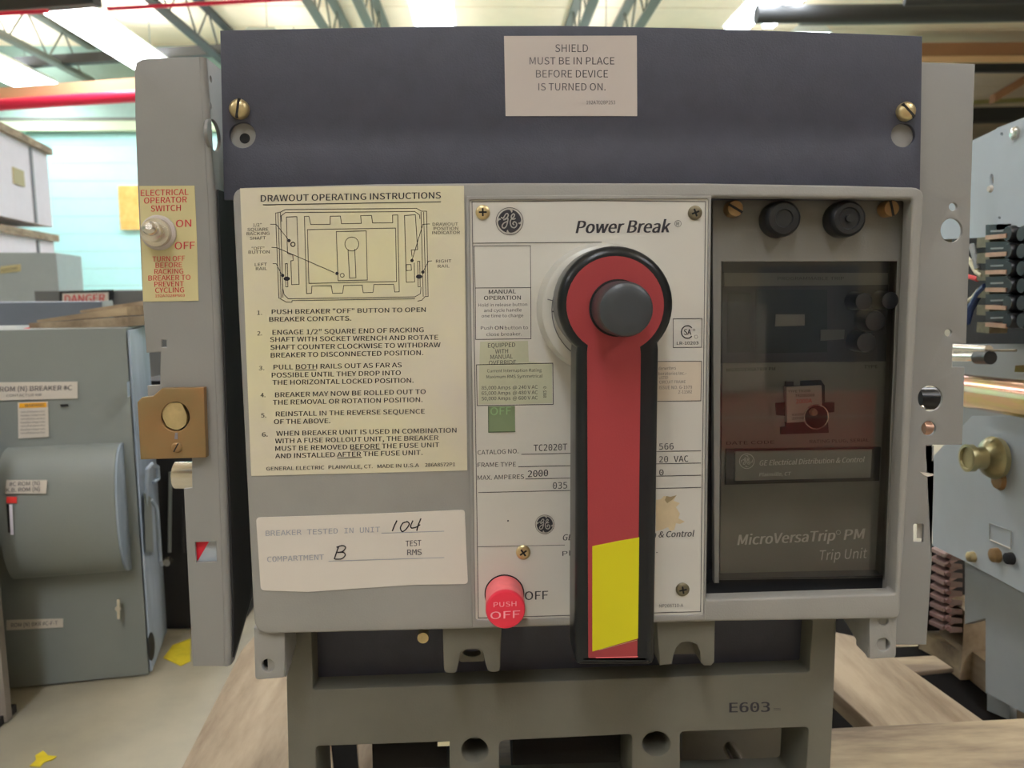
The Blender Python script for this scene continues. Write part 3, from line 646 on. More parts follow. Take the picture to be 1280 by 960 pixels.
# tested sticker, handwriting
ts = plate('test_sticker', rnd([(320, 647), (450, 643), (581, 637.5), (583, 690), (585, 730), (520, 731), (440, 736), (385, 740), (326, 738)], [5, 0, 0 + 4, 0, 5, 0, 0, 0, 5]), -.0005, .0005, M['white'], cb)
p = Print(onY(-.0007)); p.text('BREAKER TESTED IN UNIT', 332, 670, 475, 665, 6.5, mono=True).text('COMPARTMENT', 334, 702.5, 405, 699.5, 6.5, mono=True).line([(477, 666.5), (555, 664)], .8).line([(411, 701.5), (555, 697)], .8).obj('typed_text', M['inkb'], ts)
Print(onY(-.0007)).text('TEST', 507, 683, 526.5, 682, 7, .02, mono=True).text('RMS', 509, 694, 527, 693.5, 7, .02, mono=True).obj('stamp', M['inkg'], ts)
p = Print(onY(-.0008))
p.curve([(496, 651), (493, 657), (490.5, 663.5)], 1.5); p.curve([(508, 652.5), (503.5, 654), (500.5, 660), (503, 664.5), (508, 661), (511.5, 655), (509, 652)], 1.5, True)
p.curve([(516, 651), (513.5, 657), (514.5, 660), (520, 659), (525, 656)], 1.4); p.curve([(526, 648.5), (523, 656), (521, 663)], 1.6)
p.curve([(423, 684), (420.5, 691), (418, 698.5)], 1.6); p.curve([(421, 684), (428, 682), (432, 684.5), (428, 689.5), (422, 690.5), (429, 690.5), (431.5, 694), (427, 698.5), (419, 699)], 1.5)
p.obj('handwriting', M['ink'], ts)
# lower lugs of the cover
def lug(name, pts, Y, th, holes=(), m='cover'): return plate(name, pts, Y, th, M[m], cb, holes=holes, bevel=.0006)
lug('corner_foot', rnd([(317, 785), (356, 785), (356, 847), (319, 850)], [0, 0, 3, 5]), .004, .02, [ell(335, 832, 8.2, 8.2)])
plate('foot_hole', ell(335, 832, 10), .010, .002, M['hole'], cb)
g = G(); a_ = [P(356, 792, .006), P(356, 846, .006)]; gx = a_[0].x
g.hexa([Vector((gx, .006, a_[0].z)), Vector((gx, .10, a_[0].z)), Vector((gx, .10, a_[0].z - .001)), Vector((gx, .006, a_[1].z)), Vector((gx - .012, .006, a_[0].z)), Vector((gx - .012, .10, a_[0].z)), Vector((gx - .012, .10, a_[0].z - .001)), Vector((gx - .012, .006, a_[1].z))]).obj('foot_gusset', M['cover'], cb, smooth=False)
lug('corner_foot', rnd([(1087, 765), (1121, 765), (1120, 822), (1087, 824)], [0, 0, 4, 3]), .004, .02, [ell(1104.5, 806, 8.2, 8.2), ell(1104.5, 776.5, 6, 6)])
plate('foot_hole', ell(1104, 790, 12, 26), .010, .002, M['hole'], cb)
b_ = [P(1087, 771, .006), P(1087, 822, .006)]; gx = b_[0].x
G().hexa([Vector((gx, .006, b_[0].z)), Vector((gx, .10, b_[0].z)), Vector((gx, .10, b_[0].z - .001)), Vector((gx, .006, b_[1].z)), Vector((gx + .012, .006, b_[0].z)), Vector((gx + .012, .10, b_[0].z)), Vector((gx + .012, .10, b_[0].z - .001)), Vector((gx + .012, .006, b_[1].z))]).obj('foot_gusset', M['cover'], cb, smooth=False)
fork1 = rnd([(553, 780), (627, 778), (625, 840), (610, 840), (606, 825), (604, 812), (577, 812), (574, 826), (570, 842), (555, 841)], [0, 0, 6, 5, 2, 6, 6, 2, 5, 6])
lug('fork_lug', fork1, .006, .02, m='base'); lug('fork_web', rnd([(572, 800), (608, 800), (606, 827), (574, 828)], 4), .03, .008, [ell(590, 816, 11, 4.5)], 'base')
fork2 = [(820, 770), (894, 770), (893, 828), (889, 832), (880, 832), (876, 828), (875, 815), (871, 806), (862, 802), (852, 803), (845, 810), (842, 820), (840, 830), (825, 832)]
lug('fork_lug', fork2, .006, .02, m='base'); plate('fork_web', [(836, 790), (884, 790), (882, 817), (838, 818)], .028, .008, M['base'], cb)
# -------- base frame
bf = plate('base_frame', [(366, 770), (1046, 765), (1043, 850), (1036, 1006), (362, 1030), (358, 850)], .036, .05, M['base'], cb,
      holes=[rnd([(389, 780), (1016, 775), (1012, 840), (391, 862.5)], 3), rnd([(394, 933), (562, 927), (562, 1010), (398, 1015)], 6), rnd([(624, 926), (790, 918), (790, 1003), (624, 1008)], 6), rnd([(850, 915), (1011, 909), (1006, 996), (850, 1002)], 6),
             ell(593.5, 938, 16.5, 15.5), ell(820.5, 930, 17.5, 15.5)], bevel=.0008)
plate('window_back', [(380, 770), (1025, 765), (1022, 850), (382, 872)], .0545, .003, M['shield'], cb)
for c in ((593.5, 938), (820.5, 930)):
    plate('bore_back', ell(c[0], c[1], 20), .066, .003, M['base'], cb); plate('bore_hole', ell(c[0] - 2, c[1] - 4, 9, 7), .0655, .0005, M['hole'], cb)
Print(onY(.0358)).text('E603', 912, 890.5, 962, 889.5, 12, .05, mono=True).text('=', 967, 889, 976, 889, 5, .02).obj('stamped_number', M['ink'], bf)
plate('glue_chip', [(547, 928), (562, 927), (562, 932.5), (547, 933)], .0355, .0005, M['label'], cb)
G().box(P(470, 940, .12).x, P(560, 940, .12).x, .10, .2, ZP + .003, .25).obj('inner_block', M['dark'], cb, smooth=False)
G().box(P(640, 940, .12).x, P(790, 940, .12).x, .10, .2, ZP + .003, .25).obj('inner_block', M['dark'], cb, smooth=False)
G().box(P(860, 940, .12).x, P(1000, 940, .12).x, .14, .2, ZP + .003, .25).obj('inner_block', M['base'], cb, smooth=False)
G().lathe(P(913, 935, .11), (0, -1, 0), [(0, .006), (.03, .006), (.032, .003)], 16).obj('terminal_stud', M['steel'], cb)
G().lathe(P(530, 790, .052), (0, -1, 0), [(0, .004), (.01, .004)], 16).obj('brass_pin', M['brass'], cb)

# -------- nameplate with bezel
bz_o = [(583, 245), (735, 243.5), (889, 244.5), (882, 775), (590, 785)]; 
plate('nameplate_bezel', bz_o, -.0022, .0022, M['cover'], cb, holes=[rnd([(587, 250), (885.5, 248.5), (879.5, 768.5), (594.5, 775.5)], 3)], bevel=.0006)
npl = plate('nameplate', rnd([(587, 250), (885.5, 248.5), (879.5, 768.5), (594.5, 775.5)], 3), -.0012, .0012, M['plate'], cb)
NY = -.0014
p = Print(onY(NY))
p.line([(590, 252.3), (736, 250.8), (882, 252), (875.8, 764.5), (735, 768.5), (598, 772.5), (594, 500)], .8, True)
p.line([(591, 304), (752, 302.7)], .8).line([(592.5, 307.5), (663, 307), (663.5, 359.5), (594, 360)], .7, True).line([(594, 360), (663.5, 359.5), (663.7, 423.5), (594.6, 424.3)], .7, True)
p.text('MANUAL', 611, 367.5, 645, 366.5, 5, .02).text('OPERATION', 605, 375, 651, 374.5, 5, .02)
p.line([(595.5, 456), (691, 454), (691.5, 505.5), (596.5, 507)], .8, True)
p.line([(652, 568), (760, 565.5), (876, 563.5)], .8).line([(648, 583.5), (760, 581), (876, 578.8)], .8).line([(657, 598.8), (760, 596.5), (876, 594)], .8).line([(598, 615.7), (760, 612), (876, 609.3)], .8)
p.line([(597, 683.5), (706, 681.3)], .6)
p.text('OFF', 656, 750, 685, 749, 10.5, .025).text('Power Break', 720, 291.5, 836, 290.5, 15.5, .06, .22).ring(847.5, 279.5, 4, .5)
p.text('R', 845.5, 281.7, 849, 281.7, 4).text('NP266710-A', 824, 759.5, 854, 758.5, 4)
p.text('CATALOG NO.', 597, 568.5, 648, 566.5, 5.5).text('FRAME TYPE', 597, 584, 645, 583, 5.5).text('MAX. AMPERES', 597, 600, 655, 598.5, 5.5)
p.text('GE Electrical Distribution & Control', 703, 675.5, 867, 670.5, 7.5, .03, .2).text('Plainville, CT U.S.A.', 703, 695, 822, 691, 6)
p.text('TC2020T', 667, 564, 709, 562.5, 8, mono=True).text('566', 824, 562, 842, 561.5, 7.5, mono=True).text('20 VAC', 824, 578, 860, 577, 7.5, mono=True).text('0', 824, 594, 829.5, 594, 7, mono=True).text('2000', 660, 596.5, 685, 595, 8, .02, mono=True).text('035', 691, 611, 709, 610.5, 8, mono=True)
p.line([(841.5, 398.5), (877.5, 398), (877, 434), (841.5, 434.5)], .7, True).line([(800, 452), (877, 451.5), (876, 501), (800, 502)], .8, True)
p.curve([(864.5, 409.5), (861, 407.3), (856, 408), (852.3, 412), (852.3, 418), (856, 422), (861, 422.7), (864.5, 420.5)], 1.3).text('SA', 855, 418.5, 864, 418.5, 7, .03).ring(867.5, 412.5, 1.2, .4).text('LR-10203', 846, 431, 873, 430.5, 3.8, .02)
p.disc(635, 651, 1.1, 8)
p.obj('lettering', M['ink'], npl)
p = Print(onY(NY))
p.text('Hold in release button', 598, 383.3, 659, 382.3, 3.8).text('and cycle handle', 605, 390, 652, 389.3, 3.8).text('one time to charge', 602, 396.8, 654, 396.2, 3.8).text('Push', 601, 412, 616, 411.7, 4).text('ON', 618.5, 412, 629, 411.7, 4.3, .04).text('button to', 631, 411.8, 660, 411.3, 4).text('close breaker.', 608, 420, 652, 419.3, 4)
p.text('EQUIPPED', 610, 434.5, 644, 433.5, 5.3, .01).text('WITH', 619, 442, 635, 441.5, 5.3).text('MANUAL', 613, 449, 641, 448, 5.3).text('OVERRIDE', 611, 456, 645, 455, 5)
p.obj('operation_print', M['inkg'], npl); p = Print(onY(NY))
p.text('Current Interruption Rating', 609, 465.5, 677, 464.5, 3.8).text('Maximum RMS Symmetrical', 608, 473, 678, 471.8, 3.8)
for i, (a_, v_) in enumerate((('85,000', '240'), ('65,000', '480'), ('50,000', '600'))): p.text(a_ + ' Amps', 602, 487 + i * 6.7, 638, 486.5 + i * 6.7, 4.3, .01).text('@ %s V AC' % v_, 641, 486.4 + i * 6.7, 672, 485.8 + i * 6.7, 4.3, .01)
p.text('882-9', 679, 497, 679, 483, 4, .01, rot=True)
p.obj('rating_print', M['inkg'], npl); p = Print(onY(NY))
for s, x0, y0, x1, c in (('derwriters', 823, 462.5, 845, 4), ('boratories Inc.-', 823, 469, 858, 4), ('LISTED', 824, 474, 835, 3.4), ('CIRCUIT FRAME', 824, 479.5, 857, 3.6), ('ISSUE NO. G-1979', 824, 486.5, 865, 4), ('Z-11582', 848, 492, 865, 3.8)): p.text(s, x0, y0, x1, y0 - .6, c)
p.ring(870, 421, 2, .4)
p.obj('small_print', M['inkg'], npl)
link('underwriter_label', fillmesh('underwriter_label', [[(800, 452.5), (876.5, 452), (875.5, 500.5), (800, 501.5)]], M['beige'], .00015, 0, 'Y', -.00136), npl)
link('tint_film', fillmesh('tint_film', [[(600, 427), (660, 426), (661, 452), (690, 455), (690.5, 504), (664, 505), (598, 505.5)]], M['lime'], .0001, 0, 'Y', -.00128), npl)
fw = link('status_flag', fillmesh('status_flag', [[(610.5, 508), (643.7, 507.5), (644, 539.5), (611, 540.5)]], M['green'], .0003, 0, 'Y', -.00145), npl)
p = Print(onY(-.0019)); p.text('OFF', 613, 519, 639, 518, 9.5, .01).obj('flag_lettering', mat('pale green print', C(128, 160, 112), .5), npl)
Print(onY(-.00178)).line([(610.5, 508), (610.7, 540.5)], .9).line([(611, 540.3), (644, 539.5)], 1.2).obj('flag_frame', mat('flag edge', C(70, 84, 62), .6), npl)
st = Print(onY(NY + .0001)); st.poly([(820, 625), (826, 624), (830, 620), (836, 621), (840, 624), (846, 618), (842, 626), (850, 629), (845, 634), (850, 642), (848, 648), (856, 652), (850, 655), (845, 654), (843, 662), (838, 664), (835, 659), (828, 662), (820, 664)]).obj('glue_stain', M['stain'], npl)
Print(onY(NY)).poly([(833, 620), (838, 621), (846, 619), (840, 625), (834, 629), (831, 625)]).obj('glue_spot', mat('dark glue spot', C(140, 122, 90), .6), npl)
monogram(637, 276.5, 17, NY, npl, M['ink'], M['plate']); monogram(681, 655.5, 11.8, NY, npl, M['ink'], M['plate'])
for x, y, r, m, a_ in ((603.5, 265.5, 9, 'brass', 0), (868.5, 266, 8.8, 'dsteel', 20), (654, 690, 9, 'brass', 35), (853, 736.5, 8.5, 'dsteel', 10)): screw(cb, x, y, r, -.0012, M[m], .0018, 'cross', 'nameplate_screw', a_)
# push-off button
c = P(630.5, 742, -.0012); R = (P(654, 742, -.0012) - c).length
G().lathe(c, (0, -1, 0), [(0, R * 1.06), (.0004, R * 1.06)], 40).obj('button_collar', M['hole'], cb)
pb = G().lathe(c, (0, -1, 0), [(0, R), (.0005, R), (.024, R)], 40).obj('push_button', M['redbtn2'], cb)
G().lathe(c, (0, -1, 0), [(.0235, R * 1.003), (.0255, R * 1.003), (.0265, R * .95), (.0268, R * .8)], 40).obj('button_cap', M['redbtn'], pb)
Print(onY(c.y - .0271)).text('PUSH', 617, 759, 645.5, 757.5, 6, .01).text('OFF', 613, 774, 650, 772, 9, .01).obj('button_lettering', M['inkp'], pb)
# -------- operating handle
def dome(cx, cy, rx, prof, name, m, parent, n=48):
    pass
bc = P(752, 386, -.0012); BR = (P(752 + 81, 386, -.0012) - bc).length
G().lathe(bc, (0, -1, 0), [(0, BR), (.003, BR * .99), (.010, BR * .97), (.0155, BR * .94), (.017, BR * .88)], 56).obj('pivot_boss', M['boss'], cb)
p = Print(lambda x, y: bc + Vector(((x) * BR, -.0175, (y) * BR)))
p.line([(math.cos(t) * .80, math.sin(t) * .80) for t in [math.radians(150 + i * 6) for i in range(16)]], .012); p.line([(-.86, .16), (-.72, .12)], .012); p.line([(-.8, -.02), (-.68, -.02)], .02)
p.obj('boss_marking', M['inkg'], cb)
HY = -.054
def outline(cx, cy, r, xl, xr, xlb, xrb, yb, rb, n=36):
    # keyhole outline: round head + stem, px
    import math as m_
    aL = m_.acos(max(-1, min(1, (cx - xl) / r))); aR = m_.acos(max(-1, min(1, (xr - cx) / r)))
    pts = []
    a0 = m_.pi - aL; a1 = aR   # below centre (screen y down) -> angles positive downward
    a = a0; end = a1 + 2 * m_.pi
    for i in range(n + 1):
        t = a0 + (end - a0) * i / n; pts.append((cx + r * m_.cos(t), cy + r * m_.sin(t)))
    jl, jr = pts[0], pts[-1]
    pts = pts + [(xr + 1, jr[1] + 8), (xrb, yb - rb), (xrb - rb * .3, yb - rb * .3), (xrb - rb, yb), (xlb + rb, yb), (xlb + rb * .3, yb - rb * .3), (xlb, yb - rb), (xl - 1, jl[1] + 8)]
    return pts
ho = outline(770, 380, 73, 722, 824, 719, 819, 834, 7)
hi = outline(769, 381, 60.5, 736, 799.5, 736, 796, 822, 1)
hd = plate('handle_grip', ho, HY, .036, M['gloss'], cb, bevel=.0056, bres=6)
ri = plate('red_insert', outline(769, 381, 61, 735, 800, 735.5, 796.5, 822.5, 1), HY - .0004, .0008, M['red'], hd)
plate('yellow_tape', [(740.5, 683), (770, 677), (799, 672), (797.5, 798), (740.5, 814.5)], HY - .0008, .0006, M['yellow'], hd)
Print(onY(HY - .0009)).line([(749, 812.5), (796.5, 800)], .4).obj('tape_edge', M['stain'], hd)
plate('grip_scuff', [(802, 705), (807, 703), (811, 708), (813, 718), (810, 722), (806, 719)], HY + .0006, .0012, mat('pale scuff', C(150, 148, 138), .6), hd)
c = P(772, 385, HY - .0002); R = (P(772 + 33, 385, HY) - c).length
G().lathe(c, (0, -1, 0), [(0, R * 1.08), (.0006, R * 1.08)], 40).obj('release_rim', M['hole'], hd)
G().lathe(c, (0, -1, 0), [(0, R), (.012, R), (.0245, R * .985), (.0272, R * .93), (.0285, R * .8), (.0288, R * .5)], 48).obj('release_button', mat('slate black button', C(52, 56, 60), .38), hd)
Print(onY(HY - .0007)).line([(745, 822.2), (797, 820.8)], 1.1).obj('insert_edge', M['redbtn2'], hd)

# -------- trip unit in the recess
TY = .034
tu = plate('trip_unit', [(903, 322), (1112, 322), (1104, 724), (899, 728)], TY, .01, M['tripd'], cb)
plate('display_panel', [(904, 324), (1111, 325), (1108, 452), (902, 454)], TY - .001, .002, M['tripb'], tu)
plate('header_strip', [(905, 341), (1110, 341), (1110, 356), (905, 358)], TY - .003, .003, M['tripd'], tu)
plate('display_glass', [(945, 362), (1034, 362), (1034, 440), (945, 442)], TY - .0018, .001, mat('display glass', C(60, 70, 72), .15), tu)
plate('display_glass', [(910, 366), (938, 366), (938, 440), (909, 441)], TY - .0018, .001, mat('side display', C(56, 64, 62), .2), tu)
Print(onY(TY - .0041)).text('PROGRAMMABLE TRIP', 972, 350, 1055, 350, 4).obj('lettering', M['inkg'], tu)
for x, y, r in ((1066, 376, 11), (1098, 375, 11), (1080, 400, 13), (1069, 426, 12.5)):
    c = P(x, y, TY); R = (P(x + r, y, TY) - c).length
    G().lathe(c, (0, -1, 0), [(0, R * 1.05), (.006, R), (.014, R * .98), (.016, R * .9), (.0165, R * .6)], 28).obj('key_button', M['black'], tu)
plate('key_mark', [(1083, 420), (1093, 420), (1093, 431), (1084, 431)], TY - .0012, .0005, M['shlab'], tu)
plate('setting_card', [(1026, 412), (1056, 412), (1055, 424), (1026, 426)], TY - .0025, .0006, mat('card grey', C(110, 114, 116), .5), tu)
plate('setting_card', [(970, 393), (1006, 393), (1006, 407), (969, 408)], TY - .0025, .0006, mat('card light', C(150, 152, 146), .5), tu)
plate('lower_panel', [(903, 454), (1109, 452), (1101, 719), (900, 722)], TY - .002, .003, M['tripd'], tu)
pr = Print(onY(TY - .0022)); pr.text('MICROVERSATRIP PM', 908, 464.5, 969, 463, 4).text('TYPE', 1080, 460.5, 1097, 460, 4).text('DATE CODE', 908, 556, 968, 554.5, 4).text('RATING PLUG, SERIAL', 1012, 554, 1086, 552, 4).obj('panel_print', M['ink'], tu)
plate('plug_socket', [(982, 477), (992, 477), (992, 482), (1001, 482), (1001, 476), (1026, 475), (1031, 482), (1031, 503), (1043, 503), (1043, 515), (1034, 516), (1036, 541), (976, 543), (976, 534), (982, 533), (982, 520), (971, 519), (970, 504), (981, 503)], TY - .0035, .002, M['black'], tu)
rp = plate('rating_plug', [(983, 484), (1027, 482), (1028, 526), (984, 528.5)], TY - .007, .005, M['shlab'], tu)
plate('key_bore', ell(1020.5, 521, 14, 14.5), TY - .009, .005, M['hole'], tu)
g = G(); c = P(1020.5, 521, TY - .009); R = (P(1035.5, 521, TY - .009) - c).length
g.path([c + Vector((math.cos(t) * R, 0, math.sin(t) * R)) for t in [i * math.pi / 16 for i in range(33)]], .0004, 6); g.obj('bore_ring', M['steel'], tu)
G().lathe(P(1016, 515, TY - .011), (0, -1, 0), [(0, .0026), (.003, .0022)], 16).obj('key_pin', M['dsteel'], tu)
Print(onY(TY - .0072)).text('TYPE TR20B', 985, 491, 1013, 490, 3.2).text('TR20B2000', 994, 496.3, 1018, 495.4, 3.4, .02).text('MICROVERSATRIP', 990, 520, 1009, 519, 3).text('2000A', 990, 524.5, 1009, 523.5, 3).obj('plug_print', M['ink'], tu)
Print(onY(TY - .0072)).text('2000A', 995, 504.3, 1015, 503.2, 5, .01).obj('rating_print', M['inkr'], tu)
plate('logo_frame', [(908, 562), (1101, 559), (1099, 601), (907, 606)], TY - .0045, .003, M['black'], tu)
plate('logo_plate', [(919, 564.5), (1090, 561.5), (1088, 597), (919, 601)], TY - .006, .002, M['tripd'], tu)
Print(onY(TY - .0062)).text('GE Electrical Distribution & Control', 949, 582, 1080, 577.5, 6.5, .03, .2).text('Plainville, CT', 949, 595.5, 988, 594.3, 4.5, .02, .2).obj('logo_lettering', M['inkt'], tu)
pr = Print(onY(TY - .0062)); pr.ring(933.5, 576.5, 9.2, .8)
pr.obj('logo_ring', M['inkt'], tu); monogram(933.5, 576.5, 8, TY - .0063, tu, M['tripd'], M['inkt'])
Print(onY(TY - .0022)).text('MicroVersaTrip', 922, 681.5, 1043, 675.5, 13, .055, .18).text('PM', 1055, 675, 1079, 673.5, 13, .055, .18).text('Trip Unit', 1023, 700.5, 1083, 697.5, 12.5, .0, .15).ring(1048, 665.5, 2.6, .7).obj('title_lettering', M['inkt'], tu)
# hinged clear cover with its grey top bar
tcv = plate('trip_cover', [(890.5, 247), (1139, 249.5), (1119, 727), (1106, 727), (1122, 326.5), (902, 327), (899, 729), (893, 729)], .018, .006, M['trip'], cb, bevel=.0006)
plate('clear_window', [(898, 323), (1126, 323), (1109, 722), (895, 725)], .0185, .0012, M['glass'], tcv)
plate('lower_ledge', [(897, 724), (1108, 719), (1120, 727), (1120, 742), (883, 749.5), (883, 731)], .021, .02, M['black'], cb)
for x, y, a_ in ((914, 262, 90), (1106, 262, 45)):
    c = P(x, y, .018); R = .0052
    o = G().lathe(c, (0, -1, 0), [(0, R), (.008, R), (.009, R * .9)], 20).obj('cover_screw', M['bronze'], tcv)
    t_ = math.radians(a_ + 60); u = Vector((math.cos(t_), 0, math.sin(t_))); vv = Vector((-u.z, 0, u.x)); k = .0007
    G().hexa([c + u*.005 + vv*k + Vector((0, -.0095, 0)), c - u*.005 + vv*k + Vector((0, -.0095, 0)), c - u*.005 - vv*k + Vector((0, -.0095, 0)), c + u*.005 - vv*k + Vector((0, -.0095, 0)),
              c + u*.005 + vv*k + Vector((0, -.008, 0)), c - u*.005 + vv*k + Vector((0, -.008, 0)), c - u*.005 - vv*k + Vector((0, -.008, 0)), c + u*.005 - vv*k + Vector((0, -.008, 0))]).obj('screw_slot', M['hole'], tcv)
for x, y in ((970.5, 275), (1050, 275)):
    c = P(x, y, .018); R = (P(x + 22, y, .018) - c).length
    G().lathe(c, (0, -1, 0), [(0, R), (.009, R), (.012, R * .95), (.0135, R * .82)] + ([(.0138, R * .5), (.0128, R * .45)] if x < 1000 else [(.0135, R * .6), (.0125, R * .55), (.0125, R * .22), (.0145, R * .2), (.0145, R * .1)]), 36).obj('cover_knob', M['black'], tcv)
# -------- left side rail (bent channel)
RY = .004
lo = [(168, 88), (170, 78), (178, 73.5), (215, 71.5), (249, 71), (255, 160), (260, 240), (268, 430), (273, 560), (280, 760), (281, 833), (241, 833), (236, 740), (229.5, 611), (240, 610), (239.5, 560), (186, 556), (184, 482), (200, 481), (200.5, 440), (183, 441), (178, 375), (172, 235), (169, 150)]
lr = plate('side_rail', lo, RY, .0025, M['railp'], cb, holes=[rect(202, 425, 208, 434), [(243.5, 678), (270, 677), (270.5, 702), (245, 703.5)]], bevel=.0006)
# bend strip and flange follow the face's right edge
edge = [(249, 71), (255, 160), (260, 240), (268, 430), (273, 560), (280, 760), (281, 833)]
g = G(); V = []; Nn = 6; rb = .0035
for x, y in edge:
    q = P(x, y, RY)
    for i in range(Nn + 1):
        t = math.pi / 2 * i / Nn; V.append(Vector((q.x + rb * math.sin(t), RY + rb * (1 - math.cos(t)), q.z)))
    for i in range(Nn, -1, -1):
        t = math.pi / 2 * i / Nn; V.append(Vector((q.x + (rb - .0022) * math.sin(t), RY + rb - (rb - .0022) * math.cos(t), q.z)))
K = 2 * (Nn + 1); F_ = []
for j in range(len(edge) - 1):
    for i in range(K): F_.append([j*K + i, j*K + (i+1) % K, (j+1)*K + (i+1) % K, (j+1)*K + i])
F_ += [list(range(K)), list(range((len(edge)-1)*K, len(edge)*K))[::-1]]
g.add(V, F_).obj('rail_bend', M['railp'], lr)
XF = [P(x, y, RY).x + rb for x, y in edge]
x_top, x_bot = XF[0], XF[-1]; zt_, zb_ = P(250, 71, RY).z, P(283, 833, RY).z
# flange: sheet in the plane through the bend, built flat then sheared to the face edge
def xfl(z): 
    zs_ = [P(x, y, RY).z for x, y in edge]
    for i in range(len(edge) - 1):
        if zs_[i] >= z >= zs_[i+1]:
            t = (zs_[i] - z) / (zs_[i] - zs_[i+1]); return XF[i] + (XF[i+1] - XF[i]) * t
    return XF[0] if z > zs_[0] else XF[-1]
cu = bpy.data.curves.new('t', 'CURVE'); cu.dimensions = '2D'; cu.fill_mode = 'BOTH'; cu.extrude = .0011
def sp(pts):
    s_ = cu.splines.new('POLY'); s_.points.add(len(pts) - 1); s_.use_cyclic_u = True
    for i, (a_, b_) in enumerate(pts): s_.points[i].co = (a_, b_, 0, 1)
y0_, y1_ = RY + rb, .055
zz0 = [P(x, y, RY).z for x, y in edge]
# edge subdivided so the sheared sheet follows the bend
sp([(y0_, z_) for z_ in zz0] + [(y0_ + .006, zb_ - .0), (y1_, zb_ + .026)] + [(y1_, z_) for z_ in zz0[::-1][2:]] + [(y1_ - .006, zt_)])
hx = x_top
for px, py, r in ((265.5, 99, .0022), (264.5, 132, .0022)): q = PX(px, py, hx + .001); sp([(q.y + r * math.cos(t), q.z + r * math.sin(t)) for t in [i * math.pi / 8 for i in range(16)]])
q = PX(268.5, 169, hx + .001); sp([(q.y + .0125 * math.cos(t), q.z + .0095 * math.sin(t)) for t in [i * math.pi / 12 for i in range(24)]])
o = bpy.data.objects.new('t', cu); me = o.to_mesh().copy(); bpy.data.objects.remove(o)
for v in me.vertices:
    a_, b_, c_ = v.co; v.co = (xfl(b_) - .0011 + c_, a_, b_)
bm = bmesh.new(); bm.from_mesh(me); bmesh.ops.remove_doubles(bm, verts=bm.verts, dist=1e-6); bmesh.ops.recalc_face_normals(bm, faces=bm.faces); bm.to_mesh(me); bm.free()
me.materials.clear(); me.materials.append(M['railp']); me.name = 'rail_flange'; link('rail_flange', me, lr)
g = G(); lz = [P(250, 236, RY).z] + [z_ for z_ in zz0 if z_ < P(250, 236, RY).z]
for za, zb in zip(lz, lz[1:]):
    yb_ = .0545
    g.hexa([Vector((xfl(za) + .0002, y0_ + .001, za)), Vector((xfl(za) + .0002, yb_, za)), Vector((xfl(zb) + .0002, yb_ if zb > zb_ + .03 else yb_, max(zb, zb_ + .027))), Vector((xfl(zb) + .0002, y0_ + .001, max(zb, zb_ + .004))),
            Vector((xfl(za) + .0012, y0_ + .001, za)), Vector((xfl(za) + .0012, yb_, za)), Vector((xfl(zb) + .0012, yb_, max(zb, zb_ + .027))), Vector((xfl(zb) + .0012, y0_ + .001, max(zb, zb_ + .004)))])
g.obj('flange_shade', mat('flange shade black', C(38, 37, 38, 1), .7), lr, smooth=False)  # dark sheet standing in for the shade on the lower flange
# square window in the rail: red pointer behind
plate('indicator_plate', [(240, 672), (276, 671), (277, 708), (241, 709)], .0085, .001, M['nb'], lr)
plate('indicator_pointer', [(241, 676), (262, 675.5), (247, 701), (242, 703)], .008, .0005, mat('red pointer', C(225, 40, 60), .5), lr)
# racking shaft end glint behind the cut-out
G().tube(P(220, 594, .03), P(262, 594, .03), .009, 20).obj('racking_shaft', M['steel'], lr)
for x, y in ((278, 388), (280, 511)): G().tube(P(x, y, .03), P(x + 14, y, .03), .0035, 10).obj('cross_pin', M['dsteel'], cb)
# switch label
sw = plate('switch_label', [(174, 232.5), (243, 232), (246, 300), (248, 376), (179, 377)], RY - .0004, .0004, M['tan'], cb)
p = Print(onY(RY - .0006))
for s, x0, y0, x1, y1, c in (('ELECTRICAL', 176, 245, 235.5, 243.5, 7.5), ('OPERATOR', 180, 254.5, 233.5, 253, 7.5), ('SWITCH', 188.5, 264.5, 226, 263.5, 7.5), ('ON', 220, 284, 239, 283.3, 9), ('OFF', 218.5, 311.7, 243.5, 311, 9),
                          ('TURN OFF', 190.5, 327, 231, 326, 6.3), ('BEFORE', 194.5, 334.8, 227.5, 334, 6.3), ('RACKING', 193, 342.7, 229, 342, 6.3), ('BREAKER TO', 185.5, 350.8, 238, 349.8, 6.3), ('PREVENT', 193, 358.5, 229.5, 357.8, 6.3), ('CYCLING', 194, 366, 230, 365.4, 6.3), ('192A7028P603', 194, 371.5, 231, 370.8, 3.2)):
    p.text(s, x0, y0, x1, y1, c, .02)
p.obj('lettering', M['inkr'], sw)
c = P(198.5, 291, RY - .0006)
tg = G().lathe(c, (0, -1, 0), [(0, .0106), (.0012, .0106), (.0018, .0098)], 36).obj('toggle_switch', M['shlab'], cb)
G().lathe(c, (0, -1, 0), [(.001, .0086), (.006, .0084), (.0062, .0062), (.012, .006), (.0125, .0045)], 6 * 4).obj('hex_nut', M['steel'], tg)
g = G(); a_ = c + Vector((0, -.010, 0)); b_ = c + Vector((.0012, -.0160, .0016)); g.tube(a_, b_, .003, 16, .0042); g.lathe(b_, (b_ - a_), [(0, .0042), (.002, .0038), (.0034, .002)], 16); g.obj('toggle_lever', M['steel'], tg)
